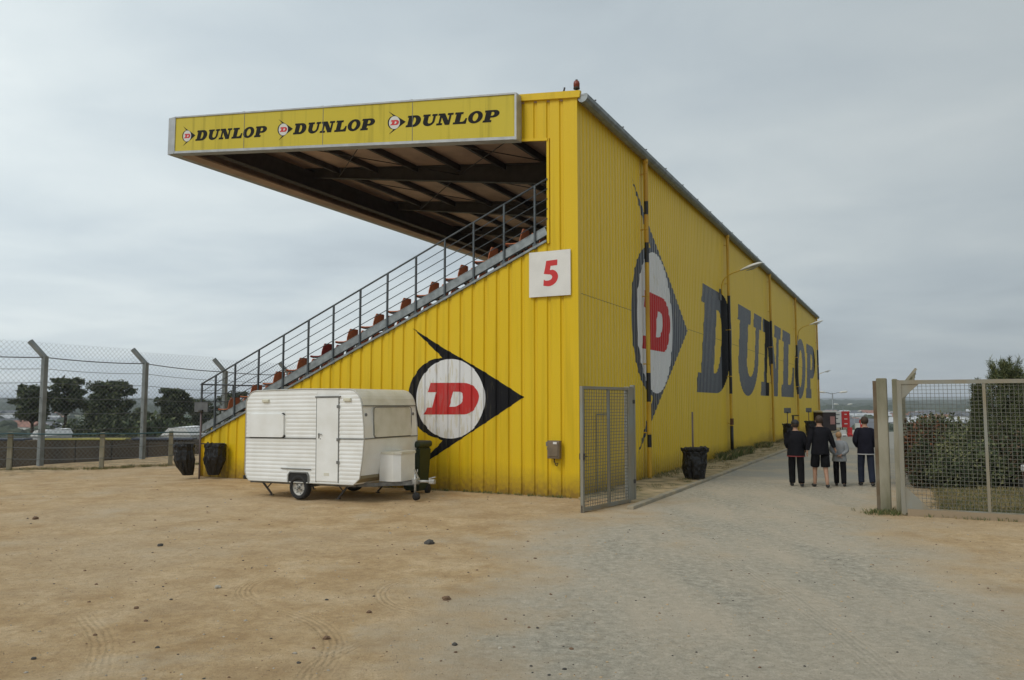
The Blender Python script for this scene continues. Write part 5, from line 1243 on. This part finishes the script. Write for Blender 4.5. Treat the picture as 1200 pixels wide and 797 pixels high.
# tents
def tent(px, top_px, bot_px, y, wpx, lab):
    q = at_px(px, top_px, y); zb_ = at_px(px, bot_px, y).z; zg = ground_z(q.x, y); wd = wpx / 915 * y; e = empty('marquee', (q.x, y, zg), .12, lab, 'tent')
    zt_, zb2 = q.z - zg, zb_ - zg
    bm = NB(); prism(bm, [(-wd / 2, zb2), (-wd / 2 * .45, zt_ * .98), (0, zt_), (wd / 2 * .6, zt_ * .985), (wd / 2, zb2)], lambda a, b, c: Vector((a, c, b)), -2, 2.5); build('roof', bm, TENT, e)
    bm = NB(); b2(bm, (-wd / 2 + .05, -1.95, 0), (wd / 2 - .05, 2.4, zb2 - .003)); build('side_wall', bm, mat('tent_side', (.55, .56, .58), .7), e)
    for sx in (-1, 1): bm = NB(); b2(bm, (sx * wd / 2 - .04, -2.06, 0), (sx * wd / 2 + .04, -1.98, zb2)); build('pole', bm, GALV, e)
tent(60, 503, 510, 58, 17, 'small white marquee roof behind the tyre barrier on the left')
tent(216, 500, 510, 56, 34, 'larger white marquee roof beside the grandstand front corner')
# right side bushes and young pines
GB = [mat('leaf_dark', (0.040, 0.060, 0.022), .75), mat('leaf_mid', (0.095, 0.115, 0.045), .75), mat('leaf_olive', (0.20, 0.20, 0.085), .8)]
RB = [mat('leaf_rust', (0.20, 0.075, 0.03), .8), mat('leaf_brown', (0.11, 0.07, 0.035), .8), GB[1]]
def rb(px, toppx, basepx, y, wpx, lab, seed, mats=None, size=.055, n=6500, lobes=10):
    q = at_px(px, toppx, y); zg = ground_z(q.x, y); bush(q.x, y, wpx / 915 * y / 2, wpx / 915 * y / 2 * .9, q.z - zg, lab, seed, size, n, mats or GB, None, 'bush', lobes)
RBG = [GB[0], GB[1], RB[1]]
rb(1083, 494, 0, 21.5, 56, 'rust tinged bush directly behind the left side of the mesh gate', 61, [GB[0], RB[1], RB[0]], .06)
rb(1078, 512, 0, 19.8, 30, 'small dark bush close behind the gate pillar', 62, RBG, .05, 3500, 7)
rb(1118, 508, 0, 21.0, 60, 'olive green bush behind the middle of the mesh gate', 63, None, .06)
rb(1150, 520, 0, 20.0, 60, 'low green bush in front of the young pine', 64, None, .055)
rb(1180, 512, 0, 20.6, 60, 'dark bush behind the right mullion of the gate', 65, RBG, .06)
rb(1206, 510, 0, 19.5, 46, 'dark bush behind the parked car', 66, RBG, .06, 4000)
rb(1108, 530, 0, 19.6, 60, 'low spreading bush at the edge of the dry grass', 67, None, .05, 4500)
rb(1100, 488, 0, 27, 60, 'pale olive bush farther down the slope', 68, None, .08, 5000)
rb(1136, 496, 0, 28, 70, 'broad bush down the slope left of the young pine', 69, None, .08, 5000)
def young_pine(px, toppx, y, wpx, lab, seed, taper=.5):
    rg = random.Random(seed); q = at_px(px, toppx, y); zg = ground_z(q.x, y); H_ = q.z - zg; wd = wpx / 915 * y / 2
    e = empty('young_pine', (q.x, y, zg), 0, lab, 'tree', 'young pines behind the gate')
    bm = NB(); tube(bm, [(0, 0, -.2), (.03, 0, H_ * .5), (0, .02, H_ * .97)], [.09, .055, .015], 8); bf = NB()
    z = H_ * .06; lv = 0
    while z < H_ * .96:
        f = z / H_; R_ = wd * (1 - f * taper) * (1 if f > .12 else .8)
        for j in range(7):
            a = 2 * pi * j / 7 + lv * .6 + rg.uniform(-.25, .25); r = R_ * rg.uniform(.65, 1.05); tipz = z + r * .75 + .1
            p0_ = Vector((0, 0, z)); pm = Vector((cos(a) * r * .65, sin(a) * r * .65, z + r * .18)); pt = Vector((cos(a) * r, sin(a) * r, tipz))
            tube(bm, [p0_, pm, pt], [.02, .013, .006], 5)
            for q_ in range(5):
                c = pm.lerp(pt, q_ / 4) if q_ > 1 else p0_.lerp(pm, .5 + q_ * .3)
                for _ in range(30):
                    d = (pt - pm).normalized() * .5 + Vector((rg.gauss(0, 1), rg.gauss(0, 1), rg.gauss(0, 1) + .25)) * .55; d.normalize(); s_ = c + Vector((rg.gauss(0, .045), rg.gauss(0, .045), rg.gauss(0, .06))); L_ = rg.uniform(.10, .20); b_ = d.cross(Vector((rg.gauss(0, 1), rg.gauss(0, 1), rg.gauss(0, 1)))).normalized() * .010
                    fc = bf.faces.new((bf.verts.new(s_ - b_), bf.verts.new(s_ + b_), bf.verts.new(s_ + d * L_))); fc.material_index = int(rg.random() * 3)
        z += H_ * .075; lv += 1
    for _ in range(16):      # upright candles of the crown
        a = rg.uniform(0, 2 * pi); r = wd * .42 * rg.random() ** .5; zb_ = H_ * rg.uniform(.80, .94); hh = rg.uniform(.18, .42)
        tube(bm, [(r * cos(a), r * sin(a), zb_), (r * cos(a), r * sin(a), zb_ + hh)], .008, 5)
        for _ in range(70):
            z2 = zb_ + hh * rg.random(); d = Vector((rg.gauss(0, .6), rg.gauss(0, .6), rg.uniform(.3, 1.2))).normalized(); s_ = Vector((r * cos(a), r * sin(a), z2)); b_ = d.cross(Vector((rg.gauss(0, 1), rg.gauss(0, 1), 0))).normalized() * .009
            fc = bf.faces.new((bf.verts.new(s_ - b_), bf.verts.new(s_ + b_), bf.verts.new(s_ + d * .12))); fc.material_index = int(rg.random() * 3)
    build('trunk', bm, BK, e); build('crown', bf, [GB[0], GB[1], mat('needle_yellowgreen', (0.13, .14, .045), .8)], e)
young_pine(1176, 426, 21.8, 58, 'tallest young pine behind the right part of the gate', 71)
young_pine(1147, 450, 23.5, 36, 'slimmer young pine left of the tallest one', 72, .85)
young_pine(1203, 438, 23.0, 56, 'young pine cut by the right edge of the picture', 73)
# ================================================================== TOWN AND FAR WOODS
HW = [mat('house_white', (.68, .67, .64), .8), mat('house_cream', (.52, .47, .38), .8), mat('house_grey', (.36, .36, .36), .8)]
RF = [mat('roof_slate', (.13, .135, .15), .7), mat('roof_tile', (.27, .13, .09), .8), mat('roof_pale', (.46, .47, .48), .6)]
rg = random.Random(5)
protos = []
for i in range(6):
    e = empty('town_house', (0, 0, 0), 0, 'small %s house of the distant town with %s roof' % (['white', 'cream', 'grey', 'white', 'cream', 'grey'][i], ['a red tiled', 'a slate', 'a pale', 'a red tiled', 'a slate', 'a pale'][i]), 'house', 'houses of the distant town')
    L_, D_, h_ = rg.uniform(9, 15), rg.uniform(7, 9), rg.uniform(3.2, 5.6)
    bm = NB(); b2(bm, (-L_ / 2, -D_ / 2, -2), (L_ / 2, D_ / 2, h_)); wl = build('wall', bm, HW[i % 3], e)
    bm = NB(); prism(bm, [(-D_ / 2 - .4, h_), (D_ / 2 + .4, h_), (0, h_ + 2.8)], lambda a, b, c: Vector((c, a, b)), -L_ / 2 - .3, L_ / 2 + .3); build('roof', bm, RF[(i * 2 + 1) % 3], e)
    protos.append(e)
cells = []
for i in range(115):
    px = rg.uniform(958, 1215) if i < 85 else rg.uniform(-10, 76); y = rg.uniform(330, 980); x = (px - 600) / 915 * y
    e = protos[i] if i < 6 else copy_tree(protos[i % 6]); e.location = (x, y, ground_z(x, y)); e.rotation_euler = (0, 0, rg.uniform(-.8, .8))
for i, (px, y, L_, h_, lab) in enumerate([(1165, 520, 46, 7, 'long white industrial hall right of centre behind the mesh gate'), (1125, 430, 34, 6, 'white flat roofed hall seen through the middle of the gate'), (1098, 600, 40, 7, 'grey roofed warehouse at the left of the gate view'), (1185, 700, 60, 8, 'farthest long pale hall near the right edge'), (970, 560, 26, 6, 'pale hall just right of the far wall end'), (1015, 640, 36, 6, 'pale hall left of the gate pillar')]):
    x = (px - 600) / 915 * y; e = empty('industrial_hall', (x, y, ground_z(x, y)), rg.uniform(-.2, .2), lab, 'hall')
    bm = NB(); b2(bm, (-L_ / 2, -9, -2), (L_ / 2, 9, h_)); build('wall', bm, HW[0] if i != 2 else HW[2], e)
    bm = NB(); prism(bm, [(-9.5, h_), (9.5, h_), (0, h_ + 2)], lambda a, b, c: Vector((c, a, b)), -L_ / 2 - .4, L_ / 2 + .4); build('roof', bm, RF[2] if i % 2 else RF[0], e)
# town trees and woods : nobody could count them
bm = NB(); rg = random.Random(12)
def blob(bm, x, y, z, r, h_):
    rr = bmesh.ops.create_icosphere(bm, subdivisions=2, radius=1)
    for v in rr['verts']:
        n_ = 1 + .35 * noise.noise(v.co * 1.7 + Vector((x, y, 0))); v.co = Vector((v.co.x * r * n_ + x, v.co.y * r * n_ + y, v.co.z * h_ * n_ + z + h_ * .6))
for i in range(420):
    y = rg.uniform(230, 1100); px = rg.uniform(950, 1225) if i < 300 else rg.uniform(-20, 100); x = (px - 600) / 915 * y; blob(bm, x, y, ground_z(x, y), rg.uniform(3, 7), rg.uniform(2.2, 4.6))
WOODM = mat('wood_green', (0.030, 0.045, 0.022), .9, 0, 0, .05, 0, 1, col2=(0.055, 0.07, 0.035))
o = build('town_trees', bm, WOODM); tag(o, 'dark green clumps of trees between the distant houses', 'wood', None, 'stuff')
bm = NB()
for (R0, R1, hb) in ((1180, 1330, 9), (1600, 1800, 10), (2300, 2600, 12)):
    n1_, n2_ = 420, 6; rg_ = []
    for i in range(n1_ + 1):
        a = radians(-50 + 100 * i / n1_); row = []
        for j in range(n2_ + 1):
            R_ = R0 + (R1 - R0) * j / n2_; x, y = R_ * sin(a), R_ * cos(a); h_ = hb * (1 + .55 * noise.noise(Vector((a * 130, j * 1.3, R0))) + .5 * noise.noise(Vector((a * 24, j * .3, R0)))) if j else -1
            row.append(bm.verts.new((x, y, ground_z(x, y) + h_)))
        rg_.append(row)
    for A, B in zip(rg_, rg_[1:]):
        for k in range(n2_): bm.faces.new((A[k], A[k + 1], B[k + 1], B[k]))
o = build('far_woods', bm, WOODM); tag(o, 'dark belt of far woods along the horizon', 'wood', None, 'stuff')

# ================================================================== PARKED CAR (right edge)
e = empty('parked_car', (11.50, 15.95, ground_z(11.50, 15.95)), radians(8), 'dark red car parked at the right edge behind the mesh gate', 'car')
CARP = mat('car_dark_red', (.055, .010, .012), .25, .2, coat=.5); CG = mat('car_glass', (.02, .025, .03), .08); 
side = [(0, .30), (-.02, .55), (.05, .78), (.35, .92), (1.05, 1.0), (1.65, 1.40), (2.3, 1.47), (3.2, 1.44), (3.75, 1.05), (3.95, .95), (4.0, .55), (3.95, .28)]
bm = NB(); secs = [(.0, .86), (.10, .97), (.35, 1.0), (1.25, 1.0), (1.5, .97), (1.6, .86)]
W_ = 1.62; rg_ = []
for yy, f in secs:
    rg_.append([bm.verts.new(((x - 2) * (1 - (1 - f) * .25) + 2, yy * W_ / 1.6 - 0 if z < .9 else (yy - .8) * (1 - .22 * (z - .9) / .57) * W_ / 1.6 + .81, z if z < .9 else .9 + (z - .9) * (1 - (1 - f) * .3))) for x, z in side])
for A, B in zip(rg_, rg_[1:]):
    for k in range(len(side)): bm.faces.new((A[k], A[(k + 1) % len(side)], B[(k + 1) % len(side)], B[k]))
bm.faces.new(rg_[0][::-1]); bm.faces.new(rg_[-1]); bmesh.ops.bevel(bm, geom=[ed for ed in bm.edges], offset=.02, segments=1, affect='EDGES'); build('body', bm, CARP, e, smooth=False)
bm = NB(); prism(bm, [(1.12, 1.0), (1.66, 1.36), (2.3, 1.41), (3.1, 1.38), (3.55, 1.04)], lambda a, b, c: Vector((a, c + (b - 1) * .30, b)), -.012, .02); build('side_window', bm, CG, e)
for yy in (.10, 1.30):
    bm = NB(); box(bm, (-.01, yy + .1, .68), (.10, .30, .15), Matrix.Rotation(.3 if yy < 1 else -.3, 3, 'Z'), 0, .03); build('headlight', bm, mat('headlight_glass', (.62, .64, .66), .15), e)
bm = NB(); b2(bm, (-.08, .05, .26), (.06, 1.57, .42), 0, .03); build('bumper', bm, DKRUB, e)
for x in (.68, 3.2):
    for yy in (-.01, 1.63):
        wv = bpy.data.objects.new('wheel', None); COL.objects.link(wv); wv.parent = e; wv.location = (x, yy, .30)
        bm = NB(); tube(bm, [(0, -.09, 0), (0, -.07, 0), (0, .07, 0), (0, .09, 0)], [.27, .30, .30, .27], 26); build('tyre', bm, DKRUB, wv)
        bm = NB(); tube(bm, [(0, -.1, 0), (0, .1, 0)], .18, 20); build('rim', bm, MATS['wheel_rim'], wv)
# ================================================================== STONES
rg = random.Random(33)
STN = [mat('stone_dark', (.085, .078, .068), .9, 0, .4, 12, .5, 30), mat('stone_brown', (.20, .12, .07), .9, 0, .4, 12, .5, 30), mat('stone_pale', (.50, .46, .38), .9, 0, .3, 12, .5, 30)]
def rock(bm, c, s, seed, flat=.6, mat_=0, sub=2):
    r = bmesh.ops.create_icosphere(bm, subdivisions=sub, radius=1)
    for v in r['verts']:
        n_ = 1 + .45 * noise.noise(v.co * 1.3 + Vector((seed, 0, 0))) + .2 * noise.noise(v.co * 3 + Vector((0, seed, 0)))
        v.co = Vector((v.co.x * s * n_, v.co.y * s * n_ * .8, v.co.z * s * n_ * flat)) + Vector(c)
    for f in {f for v in r['verts'] for f in v.link_faces}: f.material_index = mat_
notable = [((-1.24, 11.89), .085, 0, 'dark stone, the biggest in the sand, ahead of the caravan hitch'), ((-.70, 8.58), .055, 1, 'brown stone beside the curved tyre mark'), ((-1.44, 8.07), .032, 1, 'small brown stone left of the gravel patch'), ((-1.66, 7.18), .040, 1, 'reddish stone near the bottom edge of the sand'),
           ((-3.38, 9.17), .045, 2, 'pale clod of sand left of the small tyre marks'), ((-5.2, 11.75), .05, 0, 'grey stone in the left middle of the yard'), ((-8.72, 14.5), .07, 1, 'brown stone far left in the yard'), ((-3.95, 6.64), .028, 0, 'dark small stone in the bottom left corner'),
           ((-3.9, 8.3), .03, 1, 'brown pebble left of the tyre marks'), ((-.5, 7.0), .03, 0, 'dark pebble at the edge of the gravel near the bottom'), ((-.1, 6.9), .022, 2, 'white pebble near the bottom middle')]
for (x, y), s, mi, lab in notable:
    bm = NB(); s *= .85; rock(bm, (0, 0, s * .3), s, x * 3 + y); o = build('stone', bm, STN[mi], smooth=False, location=(x, y, ground_z(x, y))); tag(o, lab, 'stone', 'stones lying in the yard')
bm = NB()
for i in range(4200):
    y = 4.5 + 22 * rg.random() ** 1.5; x = rg.uniform(-.72, .72) * y; t_, s_ = ts(x, y)
    if (t_ > -.3 and -1.6 < s_ < 13): continue
    big_ = i % 16 == 0 and x < .12 * y
    if big_: rock(bm, (x, y, ground_z(x, y) + .002), rg.uniform(.012, .022), i, .6, rg.choice([0, 1, 1, 4]), 2); continue
    rock(bm, (x, y, ground_z(x, y) + .002), rg.choice([.005, .006, .008, .010, .013]) * rg.uniform(.7, 1.3), i, .55, rg.choice([0, 1, 2, 3, 3, 3, 4, 4]), 1)
o = build('gravel', bm, STN + [mat('clod_sand', (.50, .36, .21), .95), mat('clod_grey', (.36, .32, .26), .95)]); tag(o, 'small pebbles scattered over the sandy yard', 'gravel', None, 'stuff')
# ================================================================== GRASS
GRM = [mat('grass_green', (.075, .11, .03), .8), mat('grass_olive', (.13, .14, .05), .8), mat('grass_dry', (.30, .24, .11), .8)]
bm = NB(); rg = random.Random(44)
def blade(x, y, z, h_, mi):
    a = rg.uniform(0, 2 * pi); w_ = .004 + h_ * .03; lx, ly = rg.gauss(0, .35) * h_, rg.gauss(0, .35) * h_; c, s_ = cos(a) * w_, sin(a) * w_
    f = bm.faces.new((bm.verts.new((x - c, y - s_, z)), bm.verts.new((x + c, y + s_, z)), bm.verts.new((x + lx * .4 + c * .6, y + ly * .4 + s_ * .6, z + h_ * .6)), bm.verts.new((x + lx, y + ly, z + h_))))
    f.material_index = mi
def tuft(t, s, n_, sp, h_, dry=.3, zb=.0):
    for _ in range(n_):
        p_ = loc(t + rg.gauss(0, sp), s + rg.gauss(0, sp)); q = rg.random(); blade(p_.x, p_.y, zb, h_ * rg.uniform(.4, 1.2), 2 if q < dry else (0 if q < .65 + dry * .3 else 1))
for i in range(1300):      # verge
    t_ = 1 + 50 * rg.random() ** 1.1; s_ = -.12 - rg.random() ** 1.6 * 1.3; d_ = noise.noise(Vector((t_ / 2.2, s_ * 2, 0)))
    if d_ > (.06 if t_ < 8 else -.12) or (s_ > -.25 and d_ > -.2): tuft(t_, s_, 12, .06, .045 if s_ < -.5 else .09, .55, .052)
for t0_, n_ in ((13.5, 60), (16.3, 90), (17.5, 60), (22, 50)):
    for _ in range(n_): tuft(t0_ + rg.gauss(0, .7), -.25 - abs(rg.gauss(0, .2)), 14, .05, .24, .25, .052)
for i in range(150):       # along the gable foot
    tuft(-.05 - abs(rg.gauss(0, .05)), rg.uniform(.2, 8), 9, .035, .07, .3, 0)
for i in range(80): p_ = Vector((rg.uniform(7.3, 9.6), 0)); y_ = 14.98 - (p_.x - 7.37) * .504; t_, s_ = ts(p_.x, y_ + rg.gauss(0, .06)); tuft(t_, s_, 10, .04, .07, .5, 0)
for i in range(60): t_, s_ = ts(rg.gauss(7.15, .22), rg.gauss(15.2, .12)); tuft(t_, s_, 10, .04, .09, .3, 0)
for i in range(1500):      # dry grass behind the gate
    x = rg.uniform(7.7, 13.5); y = rg.uniform(15.4, 19.6); 
    if grass_mask(x, y) > .5: t_, s_ = ts(x, y); tuft(t_, s_, 12, .08, .09, .7, ground_z(x, y))
for i in range(500):       # foot of the low fence
    q = rg.random() * (len(lp) - 1); k_ = int(q); f = q - k_; x = lp[k_][0] * (1 - f) + lp[k_ + 1][0] * f + rg.gauss(0, .15); y = lp[k_][1] * (1 - f) + lp[k_ + 1][1] * f + rg.gauss(0, .12) - .05
    t_, s_ = ts(x, y); tuft(t_, s_, 12, .07, .08, .6, ground_z(x, y))
o = build('grass', bm, GRM, smooth='keep'); tag(o, 'thin green and dry grass along wall, kerb and fences', 'grass', None, 'stuff')
# ================================================================== HAZE
bm = NB(); b2(bm, (-7300, -7300, -40), (7300, 7300, 75)); hz = build('haze', bm, [])
m = bpy.data.materials.new('haze_air'); m.use_nodes = True; nt = m.node_tree; nt.nodes.clear()
pv = N(nt, 'ShaderNodeVolumePrincipled'); pv.inputs['Color'].default_value = (.86, .91, 1.0, 1); pv.inputs['Density'].default_value = 0.00022; pv.inputs['Anisotropy'].default_value = .1
oo = N(nt, 'ShaderNodeOutputMaterial'); nt.links.new(pv.outputs[0], oo.inputs['Volume']); hz.data.materials.append(m); tag(hz, 'faint haze in the air over the plain', 'haze', None, 'stuff')
